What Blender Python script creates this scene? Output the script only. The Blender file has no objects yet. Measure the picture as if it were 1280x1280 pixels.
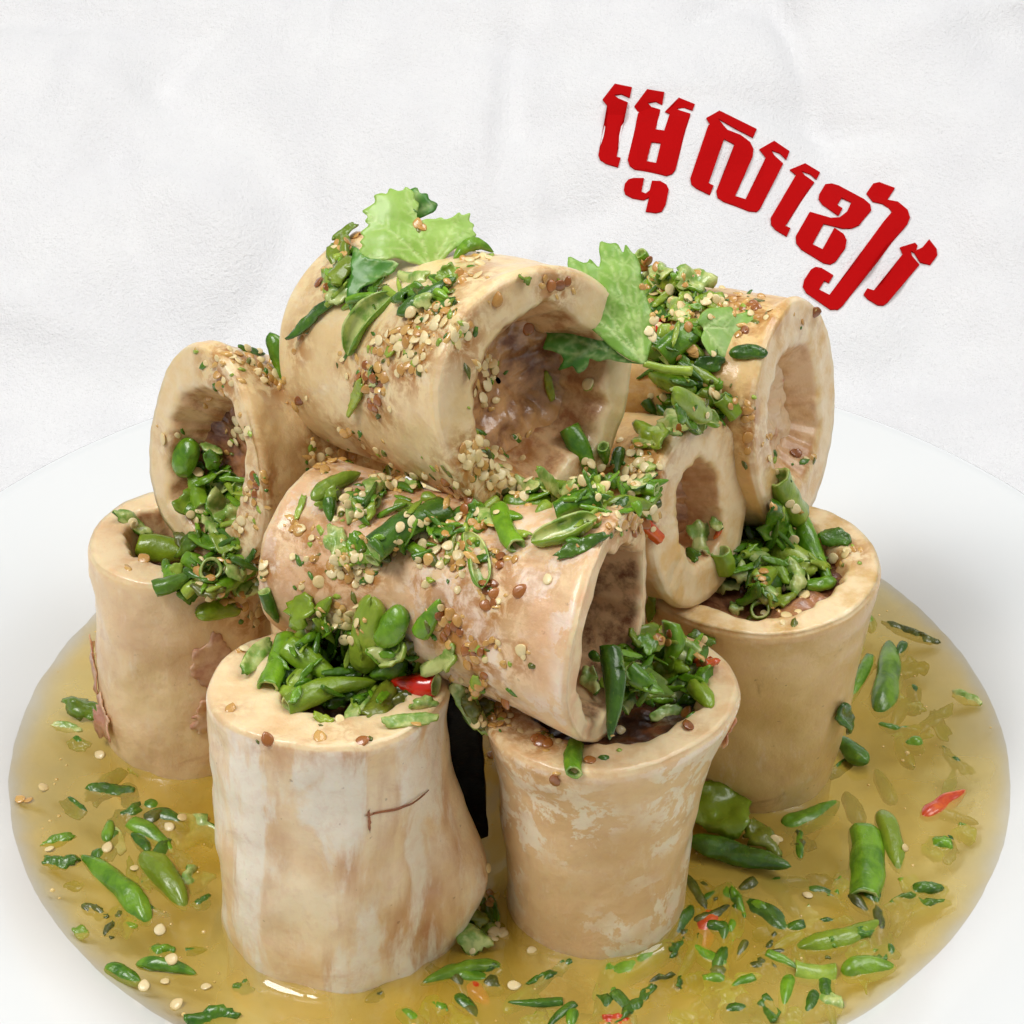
import bpy, bmesh, math, random
import numpy as np
from mathutils import Vector, Matrix, noise as mnoise
from mathutils.bvhtree import BVHTree
from mathutils.geometry import delaunay_2d_cdt

random.seed(7); rng = np.random.default_rng(7)
S = 0.01                       # all numbers below are centimetres; the scene is in metres
scene = bpy.context.scene
COL = scene.collection

# ------------------------------------------------------------------ camera
FPX = 2935.0                   # focal length in pixels of a 1280 px wide picture
PITCH = math.radians(32.69)
CAM = Vector((0.0, -43.28, 33.94))
FWD = Vector((0, math.cos(PITCH), -math.sin(PITCH)))
UPV = Vector((0, math.sin(PITCH), math.cos(PITCH)))
cd = bpy.data.cameras.new('camera'); cam = bpy.data.objects.new('camera', cd); COL.objects.link(cam)
cam.location = CAM * S
cam.rotation_euler = (math.pi / 2 - PITCH, 0, 0)
cd.sensor_width = 36; cd.lens = 36 * FPX / 1280; cd.clip_start = 0.02; cd.clip_end = 20
scene.camera = cam

# ------------------------------------------------------------------ light
world = bpy.data.worlds.new('World'); scene.world = world; world.use_nodes = True
bg = world.node_tree.nodes['Background']; bg.inputs[0].default_value = (0.97, 0.985, 1, 1); bg.inputs[1].default_value = 0.25

def softbox(name, loc, target, size, watts, colour):
    l = bpy.data.lights.new(name, 'AREA'); l.shape = 'RECTANGLE'; l.size = size[0] * S; l.size_y = size[1] * S
    l.energy = watts; l.color = colour
    o = bpy.data.objects.new(name, l); COL.objects.link(o); o.location = Vector(loc) * S
    o.rotation_euler = (Vector(target) - Vector(loc)).to_track_quat('-Z', 'Y').to_euler()
    return o
softbox('key_softbox', (-46, -20, 78), (0, 0, 3), (32, 32), 5.0, (1, 0.98, 0.95))
softbox('added_fill_lamp', (52, -14, 66), (0, 0, 2), (34, 34), 1.9, (1, 0.99, 0.97))  # unseen lamp added to lift the shade on the plate's right side
softbox('top_softbox', (22, 30, 92), (0, 2, 3), (44, 30), 2.9, (1, 0.995, 0.985))

vs = scene.view_settings; vs.view_transform = 'Standard'; vs.look = 'None'; vs.gamma = 1; vs.use_curve_mapping = False; vs.exposure = 0.07
scene.render.engine = 'CYCLES'
scene.cycles.use_denoising = True
scene.cycles.use_adaptive_sampling = True; scene.cycles.adaptive_threshold = 0.025
scene.cycles.max_bounces = 6; scene.cycles.transparent_max_bounces = 12
scene.cycles.caustics_reflective = False; scene.cycles.caustics_refractive = False

# ------------------------------------------------------------------ small helpers
def tag(o, label=None, cat=None, group=None, kind=None):
    if label: o['label'] = label
    if cat: o['category'] = cat
    if group: o['group'] = group
    if kind: o['kind'] = kind
    return o

def mesh_obj(name, V, F, mat, parent=None, smooth=True, fmat=None, attrs=None, scale=S):
    me = bpy.data.meshes.new(name)
    V = np.asarray(V, float) * scale
    me.from_pydata(V.tolist(), [], F)
    mats = mat if isinstance(mat, (list, tuple)) else [mat]
    for m in mats: me.materials.append(m)
    if fmat is not None: me.polygons.foreach_set('material_index', np.asarray(fmat, np.int32))
    if smooth: me.polygons.foreach_set('use_smooth', [True] * len(me.polygons))
    for k, a in (attrs or {}).items():
        at = me.attributes.new(k, 'FLOAT', 'POINT'); at.data.foreach_set('value', np.asarray(a, np.float32))
    me.update()
    o = bpy.data.objects.new(name, me); COL.objects.link(o)
    if parent: o.parent = parent
    return o

def empty(name, M):
    o = bpy.data.objects.new(name, None); COL.objects.link(o); o.empty_display_size = 0.01
    M = M.copy(); M.translation = M.translation * S; o.matrix_world = M
    return o

def grid_faces(nr, nc, wrap=True, off=0, flip=False):
    F = []
    for i in range(nr - 1):
        for j in range(nc if wrap else nc - 1):
            a = off + i * nc + j; b = off + i * nc + (j + 1) % nc
            q = (a, b, b + nc, a + nc)
            F.append(q[::-1] if flip else q)
    return F

def nz(p, s, seed=0):
    return mnoise.noise((p[0] * s + seed * 7.3, p[1] * s - seed * 3.1, p[2] * s + seed * 1.7))

def noise_arr(P, s, seed=0, octv=1, rough=0.5):
    out = np.zeros(len(P)); a = 1.0
    for k in range(octv):
        out += a * np.array([nz(p, s, seed + k) for p in P]); s *= 2.1; a *= rough
    return out

def ray_dir(px, py):
    return FWD + Vector((1, 0, 0)) * ((px - 640) / FPX) - UPV * ((py - 640) / FPX)

def on_plane(px, py, p0, n):
    d = ray_dir(px, py); t = (Vector(p0) - CAM).dot(Vector(n)) / d.dot(Vector(n)); return CAM + d * t

# ------------------------------------------------------------------ material helpers
class NT:
    def __init__(self, name):
        self.m = bpy.data.materials.new(name); self.m.use_nodes = True
        self.t = self.m.node_tree; self.bsdf = self.t.nodes['Principled BSDF']
        self.out = self.t.nodes['Material Output']
    def n(self, typ, **kw):
        nd = self.t.nodes.new(typ)
        for k, v in kw.items(): setattr(nd, k, v)
        return nd
    def l(self, a, b): self.t.links.new(a, b)
    def coord(self, scale=(100, 100, 100), kind='Object'):
        tc = self.n('ShaderNodeTexCoord'); mp = self.n('ShaderNodeMapping'); mp.inputs['Scale'].default_value = scale
        self.l(tc.outputs[kind], mp.inputs[0]); return mp.outputs[0]
    def noise(self, vec, scale, detail=4, rough=0.5, dist=0.0):
        nd = self.n('ShaderNodeTexNoise'); nd.inputs['Scale'].default_value = scale; nd.inputs['Detail'].default_value = detail
        nd.inputs['Roughness'].default_value = rough; nd.inputs['Distortion'].default_value = dist
        self.l(vec, nd.inputs['Vector']); return nd.outputs[0]
    def voro(self, vec, scale, feature='F1'):
        nd = self.n('ShaderNodeTexVoronoi', feature=feature); nd.inputs['Scale'].default_value = scale
        self.l(vec, nd.inputs['Vector']); return nd.outputs[0]
    def ramp(self, fac, a, b, va=0.0, vb=1.0):
        nd = self.n('ShaderNodeMapRange'); nd.interpolation_type = 'SMOOTHSTEP'
        nd.inputs[1].default_value = a; nd.inputs[2].default_value = b; nd.inputs[3].default_value = va; nd.inputs[4].default_value = vb
        self.l(fac, nd.inputs[0]); return nd.outputs[0]
    def mix(self, fac, a, b, mode='MIX'):
        nd = self.n('ShaderNodeMix', data_type='RGBA', blend_type=mode)
        for sock, v in ((nd.inputs[0], fac), (nd.inputs[6], a), (nd.inputs[7], b)):
            if isinstance(v, (int, float)): sock.default_value = v
            elif isinstance(v, tuple): sock.default_value = (*v, 1)
            else: self.l(v, sock)
        return nd.outputs[2]
    def math(self, op, a, b=0.0):
        nd = self.n('ShaderNodeMath', operation=op)
        for sock, v in ((nd.inputs[0], a), (nd.inputs[1], b)):
            if isinstance(v, (int, float)): sock.default_value = v
            else: self.l(v, sock)
        return nd.outputs[0]
    def attr(self, name):
        nd = self.n('ShaderNodeAttribute'); nd.attribute_name = name; return nd.outputs['Fac']
    def bump(self, h, strength, dist):
        nd = self.n('ShaderNodeBump'); nd.inputs['Strength'].default_value = strength; nd.inputs['Distance'].default_value = dist * S
        self.l(h, nd.inputs['Height']); self.l(nd.outputs[0], self.bsdf.inputs['Normal']); return nd.outputs[0]
    def set(self, **kw):
        for k, v in kw.items():
            s = self.bsdf.inputs[k.replace('_', ' ')]
            if isinstance(v, (int, float)): s.default_value = v
            elif isinstance(v, tuple): s.default_value = (*v, 1) if (len(v) == 3 and s.type == 'RGBA') else v
            else: self.l(v, s)
        return self.m

def c255(r, g, b):
    f = lambda x: ((x / 255 + 0.055) / 1.055) ** 2.4 if x > 10 else x / 255 / 12.92
    return (f(r), f(g), f(b))

def bone_material(name, base=(228, 192, 136), pale=(240, 214, 164), stain=(176, 118, 66), white=(244, 232, 210), lace=0.0, streak=0.0,
                  blotch=0.3, inner=(176, 120, 78), specks=0.3, rim=(240, 216, 172)):
    k = NT(name); v = k.coord(); vs_ = k.coord((100, 100, 26))
    zone = k.attr('zone')
    n1 = k.noise(v, 0.55, 5, 0.55)
    col = k.mix(k.ramp(n1, 0.36, 0.64), c255(*base), c255(*pale))
    n2 = k.noise(vs_, 0.75, 6, 0.55, 0.3)
    col = k.mix(k.math('MULTIPLY', k.ramp(n2, 0.48, 0.74), streak), col, c255(*stain))
    n2b = k.noise(vs_, 0.9, 7, 0.6, 0.4)
    col = k.mix(k.math('MULTIPLY', k.ramp(n2b, 0.49, 0.60), min(1, streak * 1.1)), col, c255(*white))
    n3 = k.noise(v, 1.25, 9, 0.68, 0.25)
    n3b = k.noise(v, 0.4, 2, 0.5)
    lm = k.math('MULTIPLY', k.ramp(n3, 0.485, 0.53), k.ramp(n3b, 0.38, 0.52))
    col = k.mix(k.math('MULTIPLY', lm, lace), col, c255(*white))
    n4 = k.noise(v, 0.8, 7, 0.65, 0.6)
    col = k.mix(k.math('MULTIPLY', k.ramp(n4, 0.585, 0.70), blotch), col, c255(*stain))
    n6 = k.noise(v, 3.4, 8, 0.7, 0.3)
    col = k.mix(k.ramp(n6, 0.45, 0.68, 0.0, 0.22), col, c255(212, 160, 132))
    n7 = k.noise(k.coord((100, 100, 40)), 2.4, 7, 0.7)
    col = k.mix(k.ramp(n7, 0.54, 0.70, 0.0, 0.3), col, c255(*white))
    n5 = k.noise(v, 5.5, 3, 0.5)
    col = k.mix(k.math('MULTIPLY', k.ramp(n5, 0.70, 0.76), specks), col, c255(104, 52, 24))
    rimc = k.mix(k.ramp(k.noise(v, 1.4, 6, 0.6), 0.38, 0.68), c255(*rim), c255(*base))
    col = k.mix(k.ramp(zone, 0.35, 0.65), col, rimc)
    inn = k.mix(k.ramp(k.noise(v, 2.2, 7, 0.65), 0.32, 0.60), c255(*inner), c255(228, 190, 142))
    col = k.mix(k.ramp(zone, 1.25, 1.75), col, inn)
    sauce = k.math('MULTIPLY', k.attr('sauce'), k.ramp(k.noise(v, 2.6, 6, 0.65, 0.4), 0.40, 0.60))
    col = k.mix(k.math('MULTIPLY', sauce, 0.8), col, c255(178, 116, 42))
    h = k.math('ADD', k.math('MULTIPLY', k.noise(v, 9, 5, 0.6), 0.5), k.noise(v, 2.2, 6, 0.6))
    k.bump(h, 0.45, 0.06)
    r = k.ramp(k.noise(v, 1.8, 4), 0.3, 0.7, 0.3, 0.46)
    return k.set(Base_Color=col, Roughness=r, Subsurface_Weight=0.3, Subsurface_Radius=(0.9, 0.5, 0.25), Subsurface_Scale=0.004,
                 Coat_Weight=0.35, Coat_Roughness=0.1)

def simple(name, a, b, scale, rough=0.35, bump=0.3, bd=0.04, coat=0.3, sss=0.1, det=6, stretch=(100, 100, 100), spec=None, lo=.38, hi=.62):
    k = NT(name); v = k.coord(stretch)
    n = k.noise(v, scale, det, 0.6, 0.2)
    col = k.mix(k.ramp(n, lo, hi), c255(*a), c255(*b))
    k.bump(k.noise(v, scale * 2.2, 6, 0.6), bump, bd)
    if sss: k.set(Subsurface_Weight=sss, Subsurface_Radius=(0.8, 0.6, 0.25), Subsurface_Scale=0.002)
    return k.set(Base_Color=col, Roughness=rough, Coat_Weight=coat, Coat_Roughness=0.12)

def chilli_material(name, dark, light, rough=0.26):
    k = NT(name); v = k.coord()
    oi = k.n('ShaderNodeObjectInfo')
    n = k.noise(v, 1.6, 5, 0.6, 0.4)
    f = k.math('ADD', k.math('MULTIPLY', k.ramp(n, 0.3, 0.7), 0.75), k.math('MULTIPLY', oi.outputs['Random'], 0.45))
    col = k.mix(k.math('SUBTRACT', f, 0.1), c255(*dark), c255(*light))
    n2 = k.noise(v, 7, 4, 0.6)
    col = k.mix(k.ramp(n2, 0.58, 0.75, 0, 0.35), col, c255(150, 178, 52))
    wn = k.n('ShaderNodeTexWhiteNoise', noise_dimensions='1D'); k.l(oi.outputs['Random'], wn.inputs['W'])
    col = k.mix(k.math('MULTIPLY', k.ramp(wn.outputs['Value'], 0.5, 1.0), 0.5), col, c255(156, 170, 40))
    k.bump(k.noise(v, 5.5, 5, 0.6), 0.45, 0.06)
    return k.set(Base_Color=col, Roughness=rough, Coat_Weight=0.35, Coat_Roughness=0.08, Subsurface_Weight=0.1,
                 Subsurface_Radius=(0.5, 0.9, 0.2), Subsurface_Scale=0.0015)

M = {}
# ------------------------------------------------------------------ the setting: paper sweep, plate, broth
k = NT('crumpled_white_paper'); v = k.coord()
n = k.noise(v, 0.35, 6, 0.6); n2 = k.noise(v, 20, 3, 0.6); n3 = k.noise(v, 8, 2, 0.5)
col = k.mix(k.ramp(n, 0.3, 0.7), c255(236, 236, 238), c255(241, 241, 242))
col = k.mix(k.ramp(n2, 0.60, 0.68, 0, 0.20), col, c255(150, 150, 152))
k.bump(k.math('ADD', k.math('ADD', n2, n3), k.math('MULTIPLY', n, 1.2)), 0.9, 0.05)
M['paper'] = k.set(Base_Color=col, Roughness=0.85)

PT = -2.0
def sweep_point(u):            # arc length along the sheet -> (y, z); flat, small curve, leaning wall
    y0, R, a1 = 16.5, 5.0, math.radians(30)
    if u < y0: return (u, PT), (0, 1)
    a = (u - y0) / R
    if a < a1: return (y0 + R * math.sin(a), PT + R * (1 - math.cos(a))), (-math.sin(a), math.cos(a))
    r = u - y0 - R * a1
    return (y0 + R * math.sin(a1) + r * math.cos(a1), PT + R * (1 - math.cos(a1)) + r * math.sin(a1)), (-math.sin(a1), math.cos(a1))
WALL_P = Vector((0, 16.5 + 5 * math.sin(math.radians(30)), PT + 5 * (1 - math.cos(math.radians(30)))))
WALL_N = Vector((0, -math.sin(math.radians(30)), math.cos(math.radians(30))))
nu, nx = 300, 300
us = np.linspace(-50, 75, nu); xs = np.linspace(-40, 40, nx)
folds = []
for i in range(110):
    a = random.uniform(0, math.pi); x0, u0 = random.uniform(-24, 24), random.uniform(4, 52); ca, sa = math.cos(a), math.sin(a)
    folds.append((ca, sa, x0 * ca + u0 * sa, random.uniform(0.25, 1.3), random.choice((-1, 1)) * random.uniform(0.015, 0.055), -x0 * sa + u0 * ca, random.uniform(1.5, 6)))
FO = np.array(folds)
def paper_h(x, u):              # creases and slow waves of the sheet
    q = x * FO[:, 0] + (u - 10) * FO[:, 1] - FO[:, 2]; s_ = -x * FO[:, 1] + (u - 10) * FO[:, 0] - FO[:, 5]
    h = float(np.sum(FO[:, 4] * np.exp(-(np.sqrt(q * q + 0.04) - 0.2) / FO[:, 3]) * np.exp(-(s_ / FO[:, 6]) ** 2))) * 11
    return h + 0.3 * mnoise.noise((x * 0.07, u * 0.07, 3)) + 1.5 * abs(mnoise.noise((x * 0.10, u * 0.10, 9))) + 0.55 * abs(mnoise.noise((x * 0.26, u * 0.26, 19))) - 0.75
V = []
for u in us:
    (y, z), (ny, nzz) = sweep_point(u)
    for x in xs:
        h = paper_h(x, u)
        V.append((x, y + ny * h, z + nzz * h))
paper = mesh_obj('paper_backdrop', V, grid_faces(nu, nx, wrap=False), M['paper']); tag(paper, kind='structure')

k = NT('white_glazed_plate'); v = k.coord()
k.bump(k.noise(v, 0.6, 3), 0.05, 0.03)
M['plate'] = k.set(Base_Color=c255(230, 233, 234), Roughness=0.22, Coat_Weight=0.3, Coat_Roughness=0.08, Specular_IOR_Level=0.4)
prof = [(0, -1.6), (4, -1.6), (8, -1.56), (9.2, -1.3), (10.2, -0.8), (10.9, -0.36), (11.5, 0.0), (12.0, 0.26), (12.5, 0.5), (13.2, 0.76), (14.5, 0.98), (15.6, 1.16),
        (15.9, 1.2), (16.0, 1.16), (16.02, 1.08), (15.9, 1.0), (14, 0.62), (12.6, 0.25), (11.8, -0.45), (10.6, -1.45), (9.6, -1.85), (8.6, -1.9), (8.5, -2.1), (8.0, -2.1), (7.9, -1.95), (0, -1.95)]
na = 256; V = []
for r, z in prof:
    for j in range(na):
        a = 2 * math.pi * j / na; V.append((max(r, 1e-3) * math.cos(a) - 0.05, max(r, 1e-3) * math.sin(a), z))
plate = mesh_obj('plate', V, grid_faces(len(prof), na, flip=True), M['plate'])
tag(plate, 'wide white glazed plate with sloping rim holding yellow broth', 'plate')

# ------------------------------------------------------------------ bones
M['b_front_left'] = bone_material('bone_streaked', base=(234, 200, 152), pale=(246, 224, 184), streak=0.9, blotch=0.3, stain=(186, 122, 78), specks=0.4)
M['b_front_right'] = bone_material('bone_laced', base=(226, 188, 138), pale=(236, 202, 154), lace=1.0, blotch=0.1, white=(246, 230, 202), specks=0.1)
M['b_left'] = bone_material('bone_beige', base=(228, 192, 146), pale=(240, 210, 160), blotch=0.35, stain=(186, 132, 104), specks=0.2)
M['b_right'] = bone_material('bone_tan', base=(212, 174, 110), pale=(226, 192, 132), blotch=0.45, stain=(140, 86, 36), specks=0.6)
M['b_smooth'] = bone_material('bone_cream', base=(234, 204, 148), pale=(245, 222, 172), blotch=0.15, specks=0.25, inner=(172, 116, 74))
M['b_pink'] = bone_material('bone_pink_white', base=(230, 186, 142), pale=(240, 208, 162), lace=0.6, blotch=0.3, stain=(206, 140, 92), white=(244, 228, 212), inner=(120, 70, 42))
M['b_gold'] = bone_material('bone_gold', base=(226, 184, 116), pale=(238, 204, 142), blotch=0.3, stain=(186, 120, 56), specks=0.2, inner=(206, 160, 112))
M['marrow_brown'] = simple('marrow_brown', (86, 44, 26), (178, 124, 84), 1.1, rough=0.25, bump=0.6, bd=0.1, coat=0.5, sss=0.15)
M['marrow_pink'] = simple('marrow_pink', (120, 70, 44), (218, 168, 112), 0.7, rough=0.22, bump=0.6, bd=0.12, coat=0.5, sss=0.2)
M['marrow_pale'] = simple('marrow_pale', (176, 104, 56), (226, 196, 156), 0.9, rough=0.25, bump=0.5, bd=0.1, coat=0.5, sss=0.2, lo=.34, hi=.5)
M['marrow_dark'] = simple('marrow_dark', (40, 18, 10), (110, 62, 34), 1.2, rough=0.3, bump=0.6, bd=0.1, coat=0.4, sss=0.05)
M['meat'] = simple('meat_pink', (186, 124, 100), (228, 186, 152), 1.3, rough=0.3, bump=0.5, bd=0.06, coat=0.4, sss=0.25)
M['meat_brown'] = simple('meat_brown', (112, 66, 44), (186, 134, 96), 1.6, rough=0.35, bump=0.6, bd=0.08, coat=0.3, sss=0.15)

BV = []                         # (bvh, zone) of everything toppings can rest on
def add_bvh(o, zone, M4=None):
    me = o.data; Mx = M4 or o.matrix_world
    BV.append((BVHTree.FromPolygons([tuple((Mx @ v.co) / S) for v in me.vertices], [tuple(p.vertices) for p in me.polygons]), zone))

NA = 144
BONES = {}
def bone(key, label, A, B, r0, r1, mat, marrow, inner=(0.6, 0.6), shape0=(), shape1=(), flare=1.0, waist=0.0, off0=(0, 0), off1=(0, 0), tilt0=(0, 0), tilt1=(0, 0),
         depth=(1.5, 1.5), mdepth=(1.2, 1.2), bulge=(), rim_noise=0.05, inner_noise=0.08, ishape=(), seed=0, ends=(1, 1), surf=0.05, slope=0.15, ledge=None):
    A, B = Vector(A), Vector(B); Z = (B - A).normalized(); L = (B - A).length
    X = Vector((1, 0, 0)) if abs(Z.z) > 0.8 else Vector((0, 0, 1)).cross(Z)   # lying bones: local Y is up
    X = (X - Z * X.dot(Z)).normalized(); Y = Z.cross(X)
    Mt = Matrix((X, Y, Z)).transposed().to_4x4(); Mt.translation = A
    root = empty('bone', Mt); tag(root, label, 'bone', 'marrow bones piled on the plate')
    th = np.arange(NA) / NA * 2 * math.pi
    def shp(sh):
        r = np.ones(NA)
        for kk, a, ph in sh: r += a * np.cos(kk * (th - math.radians(ph)))
        return r
    R0, R1, I = r0 * shp(shape0), r1 * shp(shape1), shp(ishape)
    rows = []                   # (radius array, z array, zone, centre offset weight to end0/end1)
    ct, st = np.cos(th), np.sin(th)
    def wob(s, n, amp):         # closed noise round the ring
        return amp * np.array([mnoise.noise((math.cos(a) * n, math.sin(a) * n, s)) + 0.45 * mnoise.noise((math.cos(a) * n * 2.7, math.sin(a) * n * 2.7, s + 50)) for a in th])
    sl = np.full(NA, slope)
    if ledge:
        dth = (th - math.radians(ledge[0]) + math.pi) % (2 * math.pi) - math.pi; sl = sl + ledge[2] * np.exp(-(dth / math.radians(ledge[1])) ** 2)
    def endrows(e):
        R = (R0, R1)[e]; ri = np.minimum(R - 0.35, (r0, r1)[e] * inner[e] * I * (1 + wob(seed + 3 + e, 2.2, 0.14)) + wob(seed + 9 + e, 2.4, inner_noise * 0.9))
        ri = np.maximum(ri, 0.25)
        zr = wob(seed + 5 + e, 1.6, rim_noise) + wob(seed + 6, 5, rim_noise * 0.16)
        o = []
        D = depth[e]
        for s_, zn in ((1.0, 2.0), (0.88, 2), (0.76, 2.0), (0.64, 2), (0.52, 2.0), (.42, 2), (0.32, 2.0), (.25, 2), (0.18, 2.0), (0.12, 1.9), (0.06, 1.6)):
            rr = ri * (1 - sl * min(1, s_ * 1.5)) + wob(seed + 20 + s_ * 2.5, 2.6, inner_noise * (0.3 + s_)) + wob(seed + 60 + s_ * 5, 7, inner_noise * 0.22)
            o.append((np.minimum(rr, R - 0.3), zr - D * s_, zn, 1.0))
        o.append((ri + 0.02, zr - 0.03, 1.3, 1.0)); o.append((ri + 0.07, zr + 0.0, 1.0, 0.9))
        for f in (0.25, 0.5, 0.75, 0.92):
            o.append((ri + (R - ri) * f, zr + 0.015 * math.sin(f * 9) + wob(seed + 30 + f, 7, 0.018), 1.0, 1 - f))
        o.append((R - 0.07, zr - 0.015, 0.9, 0)); o.append((R - 0.025, zr - 0.06, 0.6, 0)); o.append((R, zr - 0.14, 0.2, 0))
        return o
    P = []; zone = []
    o0 = endrows(0); o1 = endrows(1)
    for r, z, zn, w in o0:      # end 0 faces -Z
        P.append(np.stack([r * ct + off0[0] * w, r * st + off0[1] * w, -z + tilt0[0] * r * ct + tilt0[1] * r * st], 1)); zone += [zn] * NA
    NR = 56
    for i in range(1, NR):
        t = i / NR
        f = t ** flare
        r = (R0 * (1 - f) + R1 * f) * (1 - waist * math.sin(math.pi * t))
        for b_th, b_w, b_t, b_tw, b_a in bulge:
            dth = (th - math.radians(b_th) + math.pi) % (2 * math.pi) - math.pi
            r = r + b_a * np.exp(-(dth / math.radians(b_w)) ** 2) * math.exp(-((t - b_t) / b_tw) ** 2)
        edge = min(1, min(t, 1 - t) / 0.06)
        z = t * L + (0.14 * (1 - t) - 0.14 * t)
        p = np.stack([r * ct, r * st, np.full(NA, z)], 1)
        nn = np.array([nz(q, 0.55, seed) * 2.2 + nz(q, 1.5, seed + 1) * 0.8 + nz(q, 4.5, seed + 2) * 0.25 for q in p]) * surf
        r2 = r + nn * edge
        tl = (tilt1[0] * ct + tilt1[1] * st) * r * t ** 3 + (tilt0[0] * ct + tilt0[1] * st) * r * (1 - t) ** 3
        P.append(np.stack([r2 * ct, r2 * st, z + tl], 1)); zone += [0.0] * NA
    for r, z, zn, w in reversed(o1):
        P.append(np.stack([r * ct + off1[0] * w, r * st + off1[1] * w, L + z + tilt1[0] * r * ct + tilt1[1] * r * st], 1)); zone += [zn] * NA
    V = np.concatenate(P)
    sh = mesh_obj('bone_shell', V, grid_faces(len(P), NA), mat, root, attrs={'zone': zone})
    bpy.context.view_layer.update()
    add_bvh(sh, key, root.matrix_world)
    for e in (0, 1):            # the marrow inside each open end
        if not ends[e]: continue
        R = (r0, r1)[e]; ri = R * inner[e] * I * 1.12 + inner_noise; off = (off0, off1)[e]; tl = (tilt0, tilt1)[e]
        PP = []
        for f in np.linspace(1, 0.03, 18):
            r = np.minimum(ri * f, (R0, R1)[e] - 0.25)
            x, y = r * ct, r * st
            z = np.array([-mdepth[e] * (1 - 0.55 * f ** 2.5) + 0.20 * nz((a, b, 0), 1.1, seed + 40) + 0.09 * nz((a, b, 0), 3.3, seed + 41) + 0.04 * nz((a, b, 0), 8, seed + 42) for a, b in zip(x, y)])
            z = z + tl[0] * x + tl[1] * y
            PP.append(np.stack([x + off[0], y + off[1], (L + z) if e else -z], 1))
        o = mesh_obj('marrow', np.concatenate(PP), grid_faces(len(PP), NA, flip=(e == 0)), marrow, root)
        bpy.context.view_layer.update(); add_bvh(o, key, root.matrix_world)
    BONES[key] = (root, Mt, L, R0, R1)
    return root

bone('B1', 'streaky cream bone standing upright at front left with red chilli on top', (-3.68, -6.4, -1.55), (-3.6, -6.0, 6.0), 2.3, 2.34, M['b_front_left'], M['marrow_dark'],
     inner=(0.6, 0.60), shape0=((2, 0.03, 20), (3, 0.03, 50)), shape1=((2, 0.03, 10), (3, 0.025, 70), (5, .012, 0)), off1=(0.3, 0.25), bulge=((-4, 26, 0.40, 0.2, 0.82), (-36, 7, 0.35, .3, -0.10), (-62, 10, 0.5, .6, -0.10), (-110, 14, .4, .5, -.08), (-150, 10, .5, .5, -.05)),
     seed=1, ends=(0, 1), depth=(1, 1.2), mdepth=(1, 0.3), rim_noise=0.08, surf=0.06)
bone('B2', 'white-laced bone flaring towards its top, standing upright at front centre', (1.72, -5.75, -1.55), (1.85, -5.35, 5.2), 1.9, 2.62, M['b_front_right'], M['marrow_dark'],
     inner=(0.6, 0.70), shape1=((2, 0.02, 30), (3, 0.03, 15), (1, 0.03, 20)), flare=3.2, off1=(0.15, 0.2), seed=2, ends=(0, 1), depth=(1, 1.2), mdepth=(1, 0.5), tilt1=(0.05, 0.04), rim_noise=0.07)
bone('B3', 'beige bone standing upright at far left with torn pink meat', (-7.45, 0.4, -1.55), (-7.3, 0.65, 5.15), 2.1, 2.16, M['b_left'], M['marrow_brown'],
     inner=(0.6, 0.62), shape1=((2, 0.04, 40), (3, 0.02, 0)), seed=3, ends=(0, 1), mdepth=(1, 1.1), surf=0.07)
bone('B4', 'tan bone with brown stains standing upright at right, green chillies heaped on top', (5.4, -0.75, -1.55), (5.35, -1.0, 5.45), 1.98, 2.6, M['b_right'], M['marrow_brown'],
     inner=(0.6, 0.72), shape1=((2, 0.03, 0), (3, 0.015, 40)), flare=1.25, seed=4, ends=(0, 1), depth=(1, 1.1), mdepth=(1, 0.5), tilt1=(0.03, 0.0))
bone('B10', 'bone standing almost hidden between the front left and far left bones', (-3.0, -1.1, -1.55), (-3.0, -1.0, 4.9), 2.2, 2.3, M['b_left'], M['marrow_brown'], seed=10, ends=(0, 1))
bone('B11', 'bone standing hidden behind the front centre bone', (1.9, 1.6, -1.55), (1.9, 1.7, 5.0), 2.2, 2.3, M['b_left'], M['marrow_brown'], seed=11, ends=(0, 1))
bone('B7', 'pinkish white bone lying across the middle with dark ragged opening facing right', (-4.15, -2.5, 6.95), (1.9, -6.3, 7.42), 1.85, 2.28, M['b_pink'], M['marrow_dark'],
     inner=(0.55, 0.76), shape0=((2, 0.05, 20),), shape1=((2, 0.06, 100), (3, 0.05, 60)), waist=0.12, off1=(0.1, 0.0), depth=(1, 2.4), mdepth=(1, 2.0), inner_noise=0.11, rim_noise=0.06, seed=7, tilt1=(-0.16, 0.04), slope=0.12, surf=0.06)
bone('B5', 'smooth beige bone leaning on the far left bone, hollow end facing front left', (-3.45, 2.8, 6.7), (-6.65, 0.1, 7.4), 1.9, 2.35, M['b_smooth'], M['marrow_brown'],
     inner=(0.55, 0.68), shape1=((2, 0.05, 90), (3, 0.07, 100)), depth=(1, 1.6), mdepth=(1, 1.1), inner_noise=0.08, rim_noise=0.06, seed=5, waist=0.10, ishape=((2, 0.12, 70),), slope=0.25, ledge=(120, 45, .2), surf=0.07)
bone('B8', 'narrow golden bone ring facing right in the middle of the pile', (2.1, -0.55, 6.98), (3.95, -1.9, 7.35), 1.8, 2.0, M['b_gold'], M['marrow_pink'],
     inner=(0.5, 0.50), shape1=((2, 0.05, 90),), depth=(.8, 1.3), mdepth=(1, 1.1), seed=8, ishape=((2, 0.2, 95),), inner_noise=0.05, rim_noise=0.04)
bone('B9', 'pale bone at upper right with wide shallow hollow facing right', (2.7, 3.05, 7.3), (6.2, 1.2, 7.95), 2.65, 2.48, M['b_gold'], M['marrow_pale'],
     inner=(0.5, 0.60), shape1=((2, 0.05, 90),), depth=(1, 1.0), mdepth=(1, 0.7), seed=9, ishape=((2, 0.10, 95),), inner_noise=0.06, slope=0.35)
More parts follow.
